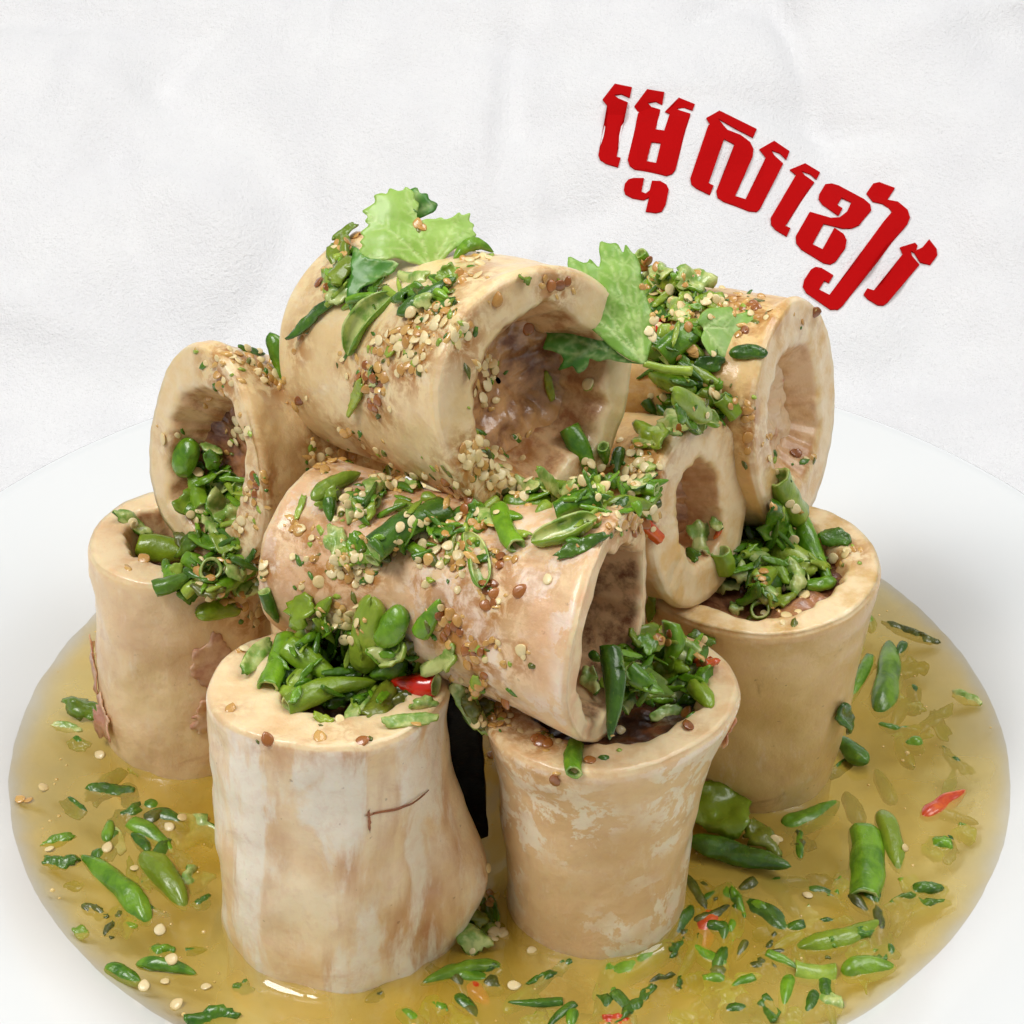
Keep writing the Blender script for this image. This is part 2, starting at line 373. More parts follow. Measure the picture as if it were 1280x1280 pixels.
bone('B6', 'large smooth cream bone topping the pile, wide brown hollow facing front right', (-3.0, 1.5, 9.65), (0.5, -3.0, 10.85), 2.45, 2.6, M['b_smooth'], M['marrow_pink'],
     inner=(0.55, 0.68), shape1=((2, 0.02, 90), (3, 0.04, 20)), waist=0.05, depth=(1, 2.0), mdepth=(1, 1.35), inner_noise=0.10, rim_noise=0.08, seed=6, off1=(0.1, -0.05), tilt1=(-0.06, 0.0), slope=0.28, ledge=(135, 42, 0.32), surf=0.06)

# ------------------------------------------------------------------ broth
k = NT('yellow_broth'); v = k.coord()
n = k.noise(v, 0.25, 4, 0.55, 0.5)
col = k.mix(k.ramp(n, 0.3, 0.7), c255(238, 196, 60), c255(246, 214, 108))
k.bump(k.math('ADD', k.math('MULTIPLY', k.noise(v, 9, 3), 0.25), k.noise(v, 1.1, 4)), 0.10, 0.06)
k.set(Base_Color=col, Roughness=0.07, Specular_IOR_Level=0.5, Coat_Weight=0.4, Coat_Roughness=0.04)
tr = k.n('ShaderNodeBsdfTransparent'); mx = k.n('ShaderNodeMixShader')
ln = k.n('ShaderNodeVectorMath', operation='LENGTH'); k.l(v, ln.inputs[0])
shore = k.ramp(k.math('ADD', ln.outputs['Value'], k.math('MULTIPLY', k.noise(v, 1.3, 4), 0.5)), 11.15, 11.9, 1.0, 0.35)
k.l(k.math('MULTIPLY', k.ramp(k.noise(v, 0.6, 4), 0.3, 0.7, 0.34, 0.47), shore), mx.inputs[0]); k.l(tr.outputs[0], mx.inputs[1]); k.l(k.bsdf.outputs[0], mx.inputs[2]); 
fr = k.n('ShaderNodeFresnel'); fr.inputs['IOR'].default_value = 1.36; gl = k.n('ShaderNodeBsdfGlossy'); gl.inputs['Roughness'].default_value = 0.05
bn = [q for q in k.t.nodes if q.type == 'BUMP'][0]; k.l(bn.outputs[0], gl.inputs['Normal']); k.l(bn.outputs[0], fr.inputs['Normal'])
m2 = k.n('ShaderNodeMixShader'); k.l(k.math('MULTIPLY', fr.outputs[0], 1.3), m2.inputs[0]); k.l(mx.outputs[0], m2.inputs[1]); k.l(gl.outputs[0], m2.inputs[2]); k.l(m2.outputs[0], k.out.inputs[0])
ab = k.n('ShaderNodeVolumeAbsorption'); ab.inputs[0].default_value = (0.97, 0.85, 0.24, 1); ab.inputs[1].default_value = 46
k.l(ab.outputs[0], k.out.inputs[1])
M['broth'] = k.m
wet = []
for key in ('B1', 'B2', 'B3', 'B4', 'B10', 'B11'):
    root, Mt, L, R0, R1 = BONES[key]; c = Mt @ Vector((0, 0, 1.55)); wet.append((c.x, c.y, R0))
na = 560; rad = np.concatenate([np.linspace(0.01, 11.66, 190)])
th = np.arange(na) / na * 2 * math.pi
V = []
for r in rad:
    x = r * np.cos(th) - 0.05; y = r * np.sin(th); h = np.zeros(na)
    for cx, cy, R0 in wet:
        dx, dy = x - cx, y - cy; a = (np.arctan2(dy, dx) % (2 * math.pi)) / (2 * math.pi) * NA
        d = np.hypot(dx, dy) - R0[a.astype(int) % NA] - 0.02
        h = np.maximum(h, 0.11 * np.exp(-np.maximum(d, 0) / 0.09))
    h += np.array([0.02 * mnoise.noise((p * 0.9, q * 0.9, 2)) + 0.008 * mnoise.noise((p * 3, q * 3, 5)) for p, q in zip(x, y)])
    V.append(np.stack([x, y, h], 1))
for r, z in ((11.68, -0.05), (11.0, -0.5), (10.2, -1.05), (9.2, -1.5), (8, -1.72), (0.01, -1.72)):
    V.append(np.stack([r * np.cos(th) - 0.05, r * np.sin(th), np.full(na, z)], 1))
broth = mesh_obj('broth', np.concatenate(V), grid_faces(len(V), na, flip=True), M['broth'])
tag(broth, 'cloudy golden yellow broth pooled in the white plate', 'broth')
BV.append((BVHTree.FromPolygons([(-14, -14, 0), (14, -14, 0), (14, 14, 0), (-14, 14, 0)], [(0, 1, 2, 3)]), 'broth'))

def cast(px, py):
    d = ray_dir(px, py).normalized(); best = None
    for b, z in BV:
        h = b.ray_cast(CAM, d)
        if h[0] is not None and (best is None or h[3] < best[0]): best = (h[3], h[0], h[1], z)
    if best is None: return None
    nrm = best[2]
    if nrm.dot(d) > 0: nrm = -nrm
    return best[0], best[1], nrm, best[3], d
#TOPPINGS

# ------------------------------------------------------------------ torn meat and gristle on the bones (parts)
def blob_outline(n, a, b, seed, jag=0.25):
    out = []
    for i in range(n):
        t = 2 * math.pi * i / n
        r = 1 + jag * mnoise.noise((math.cos(t) * 1.3, math.sin(t) * 1.3, seed)) * 1.6 + jag * 0.9 * mnoise.noise((math.cos(t) * 4, math.sin(t) * 4, seed + 5))
        out.append((a * r * math.cos(t), b * r * math.sin(t)))
    return out

def inside(p, poly):
    c = False; j = len(poly) - 1
    for i in range(len(poly)):
        if (poly[i][1] > p[1]) != (poly[j][1] > p[1]) and p[0] < (poly[j][0] - poly[i][0]) * (p[1] - poly[i][1]) / (poly[j][1] - poly[i][1]) + poly[i][0]: c = not c
        j = i
    return c

def edge_dist(p, poly):
    best = 9e9
    for i in range(len(poly)):
        a = poly[i - 1]; b = poly[i]; dx, dy = b[0] - a[0], b[1] - a[1]; l = dx * dx + dy * dy or 1e-9
        t = max(0, min(1, ((p[0] - a[0]) * dx + (p[1] - a[1]) * dy) / l))
        best = min(best, math.hypot(p[0] - a[0] - dx * t, p[1] - a[1] - dy * t))
    return best

def fill_poly(poly, step):
    # close-set flat mesh of an outline: boundary points plus a jittered grid inside
    pts = []
    for i in range(len(poly)):
        a = poly[i - 1]; b = poly[i]; m = max(1, int(math.hypot(b[0] - a[0], b[1] - a[1]) / step))
        for q in range(m): pts.append((a[0] + (b[0] - a[0]) * q / m, a[1] + (b[1] - a[1]) * q / m))
    nb = len(pts); xs = [p[0] for p in poly]; ys = [p[1] for p in poly]
    y = min(ys)
    while y < max(ys):
        x = min(xs)
        while x < max(xs):
            p = (x + random.uniform(-.25, .25) * step, y + random.uniform(-.25, .25) * step)
            if inside(p, poly) and edge_dist(p, pts[:nb]) > step * 0.5: pts.append(p)
            x += step
        y += step * 0.9
    r = delaunay_2d_cdt([Vector(p) for p in pts], [(i, (i + 1) % nb) for i in range(nb)], [], 1, 1e-6)
    return [tuple(v) for v in r[0]], [tuple(f) for f in r[2]]

def solidify(o, th):
    m = o.modifiers.new('thickness', 'SOLIDIFY'); m.thickness = th * S; m.offset = 0

def scrap(key, ang, z, a, b, mat, seed, lift=0.05, curl=0.16, jag=0.4, name='meat_scrap'):
    root, Mt, L, R0, R1 = BONES[key]
    out = blob_outline(70, a, b, seed, jag); P, F = fill_poly(out, min(0.11, max(0.03, min(a, b) * 0.6)))
    sh = [c for c in root.children if c.name.startswith('bone_shell')][0]
    bv = [x for x in BV if x[1] == key][0][0]
    V = []
    for x, y in P:
        rr = 2.1; t = math.radians(ang) + x / rr; zz = z + y
        p = Mt @ Vector((9 * math.cos(t), 9 * math.sin(t), zz)); c = Mt @ Vector((0, 0, zz))
        h = bv.ray_cast(p, (c - p).normalized()); q = h[0] if h[0] is not None else c + (p - c).normalized() * rr
        e = edge_dist((x, y), out)
        o_ = lift + curl * math.exp(-e / 0.18) * max(0, mnoise.noise((x * 1.3, y * 1.3, seed + 2)) + 0.15) + 0.05 * mnoise.noise((x * 4, y * 4, seed)) + .06 * mnoise.noise((x * 1.5, y * 1.5, seed + 9))
        V.append(Mt.inverted() @ (q + (p - c).normalized() * max(0.015, o_)))
    o = mesh_obj(name, V, F, mat, root); solidify(o, 0.025); return o
M['vein'] = simple('dried_blood', (110, 54, 26), (160, 96, 56), 2, rough=0.4, bump=0.2, coat=0.2, sss=0)
scrap('B1', -52, 5.9, 0.66, 0.018, M['vein'], 21, lift=0.012, curl=0, jag=0.5, name='brown_vein')
scrap('B1', -68, 5.75, 0.03, 0.2, M['vein'], 22, lift=0.012, curl=0, jag=0.5, name='brown_vein')
scrap('B3', -70, 4.6, 0.5, 0.7, M['meat'], 3, lift=0.0, curl=0.10, jag=0.25)
scrap('B3', -36, 4.0, 1.0, 0.40, M['meat'], 4, lift=0.05, curl=0.22, jag=0.25)
scrap('B3', -66, 3.2, 0.75, 0.5, M['meat'], 5, lift=0.01, curl=0.2, jag=0.3)
scrap('B3', -25, 2.7, 0.5, 0.9, M['meat'], 6, lift=0.03, curl=0.15, jag=0.25)
scrap('B3', -172, 3.3, 0.35, 0.8, M['meat'], 7, lift=0.05, curl=0.35, jag=0.5)
scrap('B3', -150, 2.4, 0.4, 0.5, M['meat'], 8, lift=0.04, curl=0.3, jag=0.5)
scrap('B2', 10, 5.9, 0.5, 0.45, M['meat'], 12, lift=0.08, curl=0.3)
scrap('B4', 40, 6.3, 0.35, 0.4, M['meat_brown'], 13, lift=0.12, curl=0.7, jag=0.45)
scrap('B4', 20, 6.0, 0.3, 0.3, M['meat_brown'], 14, lift=0.08, curl=0.22)

# ------------------------------------------------------------------ black sheet added as the deep shade in the front gap
M['black'] = simple('black_gap_shade', (8, 8, 9), (20, 19, 19), 3, rough=0.5, bump=0.5, bd=0.06, coat=0.0, sss=0)
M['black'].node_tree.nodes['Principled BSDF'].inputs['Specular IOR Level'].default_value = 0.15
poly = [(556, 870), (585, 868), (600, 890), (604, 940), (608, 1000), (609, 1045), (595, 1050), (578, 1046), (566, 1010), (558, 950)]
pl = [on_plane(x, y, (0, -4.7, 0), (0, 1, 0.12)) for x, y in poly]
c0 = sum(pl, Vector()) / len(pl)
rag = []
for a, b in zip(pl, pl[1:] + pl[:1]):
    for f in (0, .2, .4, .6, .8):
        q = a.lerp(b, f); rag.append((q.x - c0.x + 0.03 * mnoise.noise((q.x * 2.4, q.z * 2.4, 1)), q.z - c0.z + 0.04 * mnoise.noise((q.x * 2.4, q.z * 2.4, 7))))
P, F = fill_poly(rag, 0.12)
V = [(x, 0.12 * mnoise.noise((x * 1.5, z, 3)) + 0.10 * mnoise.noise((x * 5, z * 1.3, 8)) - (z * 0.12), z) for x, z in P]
o = mesh_obj('gap_shade_sheet', V, F, M['black']); o.location = c0 * S; solidify(o, 0.12)
tag(o, 'black sheet added as deep shade between the two front bones', 'shade sheet')

# ------------------------------------------------------------------ chillies
M['green'] = chilli_material('chilli_green', (48, 100, 6), (126, 172, 34))
M['dark'] = chilli_material('chilli_dark_green', (36, 74, 8), (84, 128, 24))
M['lime'] = chilli_material('chilli_lime', (100, 134, 20), (166, 188, 66), rough=0.32)
M['olive'] = chilli_material('chilli_olive', (50, 58, 14), (112, 116, 36))
M['red'] = simple('chilli_red', (170, 14, 8), (214, 40, 18), 1.5, rough=0.2, bump=0.2, coat=0.6, sss=0.1)
M['orange'] = simple('chilli_orange', (196, 62, 24), (226, 108, 40), 1.5, rough=0.25, bump=0.2, coat=0.5, sss=0.1)
M['pith'] = simple('chilli_pith', (120, 158, 60), (198, 206, 130), 2.5, rough=0.35, bump=0.4, bd=0.05, coat=0.4, sss=0.15)
M['pith_pale'] = simple('pale_pith', (206, 200, 140), (234, 228, 186), 2.5, rough=0.35, bump=0.4, bd=0.05, coat=0.4, sss=0.2)
COLW = dict(green='bright green', dark='dark green', lime='lime green', olive='olive green', red='red', orange='orange', pith_pale='pale cream')
TYPW = dict(t='chilli tip', m='cut chilli segment', w='whole small chilli', o='split open chilli half', s='thin chilli shred', p='crushed chilli lump', r='chilli ring')
ZONEW = dict(B1='on the front left upright bone', B2='on the front centre upright bone', B3='on the far left upright bone', B4='on the right upright bone', B5='on the leaning bone at upper left',
             B6='on the big bone topping the pile', B7='on the bone lying across the middle', B8='on the narrow golden bone ring', B9='on the upper right bone', B10='behind the front left bone', B11='in the middle of the pile')
ITEMS = []                      # (object, label stem, category, group, picture x) labelled at the end

def path_points(pp, n):
    if len(pp) == 2: return [(pp[0][0] + (pp[1][0] - pp[0][0]) * i / (n - 1), pp[0][1] + (pp[1][1] - pp[0][1]) * i / (n - 1)) for i in range(n)]
    (a, b, c) = pp; b = (2 * b[0] - (a[0] + c[0]) / 2, 2 * b[1] - (a[1] + c[1]) / 2); out = []
    for i in range(n):
        t = i / (n - 1); out.append(tuple((1 - t) ** 2 * a[q] + 2 * t * (1 - t) * b[q] + t * t * c[q] for q in (0, 1)))
    return out

cid = 0
def chilli(pp, w, typ='t', col='green', lift=0.0, sub=None, scraps=None):
    """A chilli piece resting on whatever lies under the line of points; sub = depth below the broth surface."""
    global cid; cid += 1; sd = cid * 3.17
    pp = [(pp[i], pp[i + 1]) for i in range(0, len(pp), 2)]
    n = 7; px = path_points(pp, n); hits = []
    for q in px:
        if sub is not None:
            d = ray_dir(*q).normalized(); t = -CAM.z / d.z; hits.append((t, CAM + d * t, Vector((0, 0, 1)), 'broth', d))
        else:                   # a piece that sticks out over an edge leans on what is just below it
            h = None
            for dy in (0, 6, 12, 20, 30, 42, 56):
                h = cast(q[0], q[1] + dy)
                if h: break
            hits.append(h)
    if not any(hits): print('MISS', pp); return None
    D = np.array([h[0] if h else np.nan for h in hits]); D = np.where(np.isnan(D), np.nanmin(D), D)
    ppc = FPX / (np.median(D) * 0.985); R = w * 1.08 / 2 / ppc
    s = np.linspace(0, 1, n); Lc = sum(math.dist(px[i], px[i + 1]) for i in range(n - 1)) / ppc
    zone = sorted([h for h in hits if h], key=lambda h: h[0])[0][3]
    if sub is not None:
        C3 = [h[1] + Vector((0, 0, -sub - R * 0.75)) for h in hits]; R *= 1.0
    else:
        md = np.median(D); ok = np.abs(D - md) < 0.7
        if ok.sum() >= 3: a, b = np.polyfit(s[ok], D[ok], 1)
        else: a, b = 0.0, D.min()
        a = max(-1.4 * Lc, min(1.4 * Lc, a)); fit = a * s + b
        over = np.maximum(0, fit - D).mean()
        C3 = [CAM + ray_dir(*px[i]).normalized() * (fit[i] - over * 0.6 - R * 0.62 - lift) for i in range(n)]
        if zone == 'broth': 
            d3 = [(Vector((h[1].x, h[1].y, 0)) if h else c) for h, c in zip(hits, C3)]
            C3 = [Vector((q.x, q.y, -R * 0.22)) for q in d3]
    # resample
    NS = {'t': 15, 'm': 13, 'w': 16, 'o': 14, 's': 14, 'p': 13, 'r': 5}[typ]; NC = 20
    NS = int(NS * 1.7)
    cen = Vector(np.mean([tuple(c) for c in C3], axis=0))
    def pos(t):
        u = t * (n - 1); i = min(n - 2, int(u)); f = u - i; return C3[i].lerp(C3[i + 1], f) - cen
    bx, by = random.uniform(-.08, .08) * Lc, random.uniform(-.05, .08) * Lc
    T = (C3[-1] - C3[0]).normalized() if (C3[-1] - C3[0]).length > 1e-4 else Vector((1, 0, 0))
    view = (CAM - cen).normalized(); U = (view + Vector((0, 0, 0.7))).normalized(); U = (U - T * U.dot(T)).normalized(); W = T.cross(U)
    roll = random.uniform(-.5, .5); U, W = U * math.cos(roll) + W * math.sin(roll), W * math.cos(roll) - U * math.sin(roll)
    V = []; F = []; fm = []; rev = random.random() < 0.5 if typ != 't' else False
    sq = {'t': .84, 'm': .82, 'w': .84, 'o': .8, 's': .26, 'p': .55, 'r': 1}[typ]
    wa = {'t': .15, 'm': .17, 'w': .24, 'o': .16, 's': .35, 'p': .42, 'r': .06}[typ]
    wf = {'t': 1.3, 'm': 1.4, 'w': 1.3, 'o': 1.6, 's': 2.4, 'p': 2.3, 'r': 1}[typ]
    asp = max(1.0, Lc / max(R, .01) / 2)
    def prof(t):
        if typ == 't': return max(0.04, (1 - t ** 2.4) ** 0.62) * (0.86 + 0.14 * math.sin(math.pi * min(1, t * 1.6)))
        if typ == 'w': return max(0.04, (1 - abs(2 * t - 1) ** 2.8) ** 0.6) * (1.06 - 0.42 * t)
        if typ in 'sp': return max(0.05, (1 - abs(2 * t - 1) ** 3) ** 0.5)
        return 0.94 + 0.06 * math.sin(math.pi * t)
    if typ in 'ps':
        # crushed skin: a torn, folded sheet
        out = blob_outline(26, Lc / 2 + R * .2, R * (1.25 if typ == 'p' else 1.0), sd, 0.32 if typ == 'p' else .22); P2, F = fill_poly(out, max(0.045, R * 0.3)); fold = R * (0.75 if typ == 'p' else 0.35)
        for x, y in P2:
            t = min(1, max(0, x / Lc + .5)); c = pos(t) + T * (x - (t - .5) * Lc)
            hh = fold * (1.5 * mnoise.noise((x / R * .55, y / R * .8, sd)) + 0.8 * abs(mnoise.noise((x / R * 1.1, y / R * 1.3, sd + 4))) - (y / R) ** 2 * 0.35) + R * 0.1
            V.append(c + W * y + U * hh)
        fm = [0] * len(F)
    elif typ == 'r':
        # a slice across the chilli: short tube with a wall, tilted towards the viewer's side
        ax = (view * 0.8 + Vector((random.uniform(-.5, .5), random.uniform(-.5, .5), random.uniform(0, .5)))).normalized()
        A1 = ax.orthogonal().normalized(); A2 = ax.cross(A1); H = R * 0.45
        for rr, z in ((1, -1), (1.03, 0), (1, 1), (0.78, 1), (0.72, 0), (0.78, -1)):
            for j in range(18):
                a = 2 * math.pi * j / 18; wv = 1 + 0.12 * mnoise.noise((math.cos(a) * 1.4, math.sin(a) * 1.4, sd))
                V.append(A1 * (R * rr * wv * math.cos(a)) + A2 * (R * rr * wv * math.sin(a) * .85) + ax * (z * H))
        F = grid_faces(6, 18); F += [(5 * 18 + j, 5 * 18 + (j + 1) % 18, (j + 1) % 18, j) for j in range(18)]
        fm = [0] * 36 + [1] * (len(F) - 36)
    elif typ == 'o':
        # half shell, cupped: outer and inner skins
        face = 1 if random.random() < 0.6 else -1
        for layer in (1.0, 0.8):
            for i in range(NS):
                t = i / (NS - 1); c = pos(t) + U * (by * math.sin(math.pi * t)) + W * (bx * math.sin(math.pi * t))
                r = R * max(.12, (1 - abs(2 * t - 1) ** 3.2) ** 0.55) * 1.05
                for j in range(NC):
                    a = -math.radians(118) + math.radians(236) * j / (NC - 1) + .25 * mnoise.noise((t * 3, j, sd))
                    wv = 1 + wa * mnoise.noise((t * asp * wf, math.cos(a) * wf, sd + math.sin(a) * wf))
                    V.append(c + W * (r * layer * wv * math.sin(a)) + U * (face * (r * layer * wv * math.cos(a) * sq - r * .2)))
        A_ = grid_faces(NS, NC, wrap=False); o_ = NS * NC
        F = A_ + [tuple(x + o_ for x in f[::-1]) for f in A_]; fm = [0] * len(A_) + [1] * len(A_)
        for i in range(NS - 1):
            F.append((i * NC, (i + 1) * NC, (i + 1) * NC + o_, i * NC + o_)); F.append((i * NC + NC - 1, i * NC + NC - 1 + o_, (i + 1) * NC + NC - 1 + o_, (i + 1) * NC + NC - 1)); fm += [1, 1]
        for e in (0, NS - 1):
            for j in range(NC - 1): F.append((e * NC + j, e * NC + j + 1, e * NC + j + 1 + o_, e * NC + j + o_)); fm.append(1)
    else:
        rows = [(i / (NS - 1), 1.0, 0) for i in range(NS)]
        cut0 = typ in 'tm'; cut1 = typ == 'm'
        if cut0: rows = [(0.30, 0.45, 1), (0.12, 0.66, 1), (0.0, 0.76, 1), (-0.0, 0.9, 1)] + rows
        if cut1: rows = rows + [(1.0, 0.9, 1), (1.0, 0.76, 1), (0.88, 0.66, 1), (0.7, 0.45, 1)]
        for t, m_, fl in rows:
            tt = 1 - t if rev else t
            c = pos(tt) + U * (by * math.sin(math.pi * tt)) + W * (bx * math.sin(math.pi * tt))
            r = R * prof(t) * m_
            for j in range(NC):
                a = 2 * math.pi * j / NC
                wv = 1 + wa * mnoise.noise((t * asp * wf, math.cos(a) * wf, sd + math.sin(a) * wf)) + 0.55 * wa * mnoise.noise((t * asp * 2.2, math.cos(a) * 3.4, sd + 9 + math.sin(a) * 3.4)) - 0.3 * wa * abs(mnoise.noise((t * asp * 4.5, math.cos(a) * 1.5, sd + 19 + math.sin(a) * 1.5)))
                x, y = r * wv * math.cos(a), r * wv * math.sin(a) * sq
                if typ in 'sp': y += R * 0.5 * mnoise.noise((t * asp * 1.5, 0, sd)) + (x * x / R) * 0.35 * mnoise.noise((sd, 1, t * 2))
                V.append(c + W * x + U * y + T * (0.10 * R * mnoise.noise((a, sd, t)) if fl or t in (0, 1) else 0))
        F = grid_faces(len(rows), NC)
        for i in range(len(rows) - 1): fm += [1 if (rows[i][2] or rows[i + 1][2]) else 0] * NC
        F.append(tuple(range(NC))[::-1]); F.append(tuple(len(rows) * NC - NC + j for j in range(NC))); fm += [1 if cut0 else 0, 1 if cut1 else 0]
    if scraps is not None:
        b0 = len(scraps[0]); scraps[0].extend([v + cen for v in V]); scraps[1].extend([tuple(q + b0 for q in f) for f in F]); scraps[2].extend([('green', 'dark', 'lime', 'olive').index(col)] * len(F))
        if sub is None: BV.append((BVHTree.FromPolygons([tuple(Vector(v) + cen) for v in V], F), zone))
        return
    o = mesh_obj('chilli_piece', V, F, [M[col], M['pith']], fmat=fm); o.location = cen * S
    if typ in 'ps': solidify(o, min(0.07, R * 0.4)); o.modifiers[0].material_offset = int(random.random() < 0.35)
    bpy.context.view_layer.update()
    if sub is None: BV.append((BVHTree.FromPolygons([tuple(Vector(v) + cen) for v in V], F), zone))
    where = ZONEW.get(zone)
    if where is None:
        mx = np.mean([q[0] for q in px]); my = np.mean([q[1] for q in px])
        side = 'at left' if mx < 300 else ('at right' if mx > 860 else 'in front')
        where = ('sunk in the broth ' if sub is not None else 'floating in the broth ') + side
        if sub is None and mx > 840 and mx < 1000 and my < 1100: where = 'floating in the broth beside the right upright bone'
    ITEMS.append((o, COLW[col] + ' ' + TYPW[typ] + ' ' + where, 'chilli', 'chilli pieces ' + where, np.mean([q[0] for q in px])))
    return o

CH = '''
# top bone
364 421 438 354 18 s dark;418 355 434 327 22 s dark;445 280 418 300 12 s dark;425 300 430 345 24 p dark;434 444 455 400 492 366 30 o green;496 394 570 347 27 w dark;567 323 592 308 617 315 18 w green
504 343 535 354 20 p lime;438 515 453 476 16 s lime;484 437 492 441 14 p lime;650 346 662 350 12 p dark;684 468 692 503 9 s lime;410 375 440 362 20 s dark;520 380 540 372 16 p green
462 480 470 462 16 p olive;545 350 575 340 18 p lime
# under the top bone's opening
711 534 746 600 30 t green;754 558 758 581 18 t green;775 562 770 593 17 t dark;672 585 699 620 16 s green;629 624 688 624 26 o green;692 632 754 604 26 m green;650 600 672 612 18 p dark
800 545 836 548 24 p lime;776 614 836 600 18 t green;789 612 820 590 14 s dark;750 634 818 634 22 w green;694 640 750 622 28 m green;664 677 746 647 32 o green;694 696 754 670 18 s dark
802 651 825 674 18 m orange;700 612 720 606 16 p dark
# upper right heap
800 316 808 336 18 t green;806 340 815 332 16 p dark;810 355 829 392 22 t green;840 347 881 351 24 p green;847 361 870 368 20 p lime;870 370 885 374 14 p lime;893 371 900 369 11 t dark;818 335 835 345 18 p lime
825 445 866 411 34 m green;855 456 904 482 24 t green;870 456 904 452 18 s dark;810 467 870 490 26 w green;840 490 889 520 30 o lime;874 490 900 500 915 527 14 t dark;900 497 919 520 22 m green
829 524 862 539 22 p dark;806 501 821 520 16 t dark;799 539 832 550 24 p lime;802 576 817 587 18 p lime;911 441 960 441 18 o dark;880 372 905 380 16 p lime;812 420 822 400 14 m red;845 510 870 530 18 p green
900 660 892 674 8 t orange;889 650 900 662 14 s dark;862 692 872 699 13 p dark
# right upright bone
922 696 956 674 30 t dark;905 705 935 712 24 p dark;900 689 907 715 26 m green;919 715 938 719 20 p olive;945 730 971 711 28 t green;930 748 952 738 20 p dark;900 728 922 734 22 p olive;913 760 927 762 16 p lime
1027 670 1061 674 22 s dark;956 644 997 670 40 p green;960 681 1020 715 32 o lime;1001 730 1046 726 20 w green;949 762 951 764 26 r green;995 640 1020 690 1042 735 26 t green;973 596 980 620 1000 645 32 m lime
985 700 1000 740 22 p dark;960 750 985 745 20 p dark;940 690 960 700 22 p green
# leaning bone, upper left
337 416 359 484 27 w green;300 436 328 444 12 s dark;240 548 224 596 30 o green;251 556 276 567 14 s green;244 596 254 635 22 m green;258 631 290 640 30 p green;300 603 296 650 22 p green;275 655 305 640 24 p dark
280 620 300 610 20 s dark;262 650 280 670 20 p green
# far left bone
143 639 186 667 20 s dark;175 682 254 696 34 t green;244 671 280 685 22 s green;193 736 244 714 24 t dark;262 711 264 713 30 r green;269 739 312 711 24 m green;244 768 301 760 26 o green;330 739 348 779 18 t dark
285 690 310 720 26 p dark;250 725 280 740 26 p olive;300 745 325 725 20 s green;225 690 250 670 20 p dark
# bone lying across the middle
389 624 451 591 25 w lime;370 650 381 617 8 s lime;459 617 477 599 20 p green;435 654 440 621 11 s green;466 687 558 635 35 m dark;414 661 433 702 20 p lime;514 683 543 702 16 t green;558 705 569 669 12 s olive
583 665 602 735 26 o green;624 635 646 683 24 m green;535 722 543 726 10 p lime;500 605 520 612 16 p lime;425 690 440 706 16 p lime;600 640 620 655 18 s lime
525 793 550 749 26 t green;536 834 572 812 24 p lime;565 852 609 918 24 s dark;580 870 600 905 16 p olive
# front left bone
409 823 425 779 16 s dark;363 764 392 760 30 p green;305 840 336 803 22 s green;400 764 414 746 18 t green;374 801 414 775 24 m green;389 815 391 817 24 r green;440 830 430 790 20 s dark;480 840 505 850 26 p dark
450 840 465 745 42 o lime;473 808 503 757 32 o green;334 860 359 797 27 m green;359 808 425 852 34 t green;462 845 510 823 28 w green;359 867 392 863 24 p lime;410 880 440 870 24 p dark
358 885 470 852 32 t green@.15;459 863 436 907 20 s green;462 907 492 860 26 p olive;477 903 543 900 18 s lime;514 885 541 878 14 p lime;395 895 415 900 12 p lime
# front centre bone
735 835 744 867 16 p dark;739 817 753 826 12 t dark@.9;800 850 830 860 26 p dark;785 835 830 867 26 t green@.3;838 778 846 812 828 832 27 t green@.3;866 794 893 803 18 s dark;789 799 830 799 24 p dark;812 776 817 735 12 s dark
866 853 889 885 30 w green;812 898 853 885 16 s lime;830 880 866 835 16 s lime;812 839 857 835 20 p green;719 930 717 966 22 m green;762 808 762 925 28 t dark@1.3;876 821 889 835 20 p orange;770 880 790 870 22 p dark;800 815 815 800 18 p green
# in the broth, right
1101 776 1174 805 13 s olive;1112 796 1098 892 40 w green;1191 866 1225 878 14 s green;1050 886 1067 909 26 p dark;1048 920 1084 954 26 w dark;977 1032 1050 999 34 w green;1152 1021 1208 985 25 w orange
1081 1038 1081 1122 42 m green;1101 1010 1124 1089 30 w dark;865 1004 938 1021 46 p dark;859 1049 989 1083 34 w dark;932 1032 977 1066 34 p olive;994 1184 1104 1148 36 w green;994 1212 1045 1215 28 m lime;1050 1215 1121 1207 36 w green
525 1229 628 1204 24 w green;608 1131 618 1160 16 t dark;581 1161 604 1187 24 p dark;590 1140 605 1155 16 p olive
# in the broth, left
99 1066 187 1154 34 w green;176 1064 232 1135 38 w dark;165 1028 217 1064 26 t green;51 1056 90 1045 15 s green;52 1071 92 1079 18 p dark;131 1206 176 1229 24 w green;169 1204 247 1217 20 w green;240 1277 296 1270 24 p green
112 986 166 989 18 s dark;81 880 128 892 24 p dark;66 905 100 911 13 s dark;94 1161 109 1169 14 s lime
'''
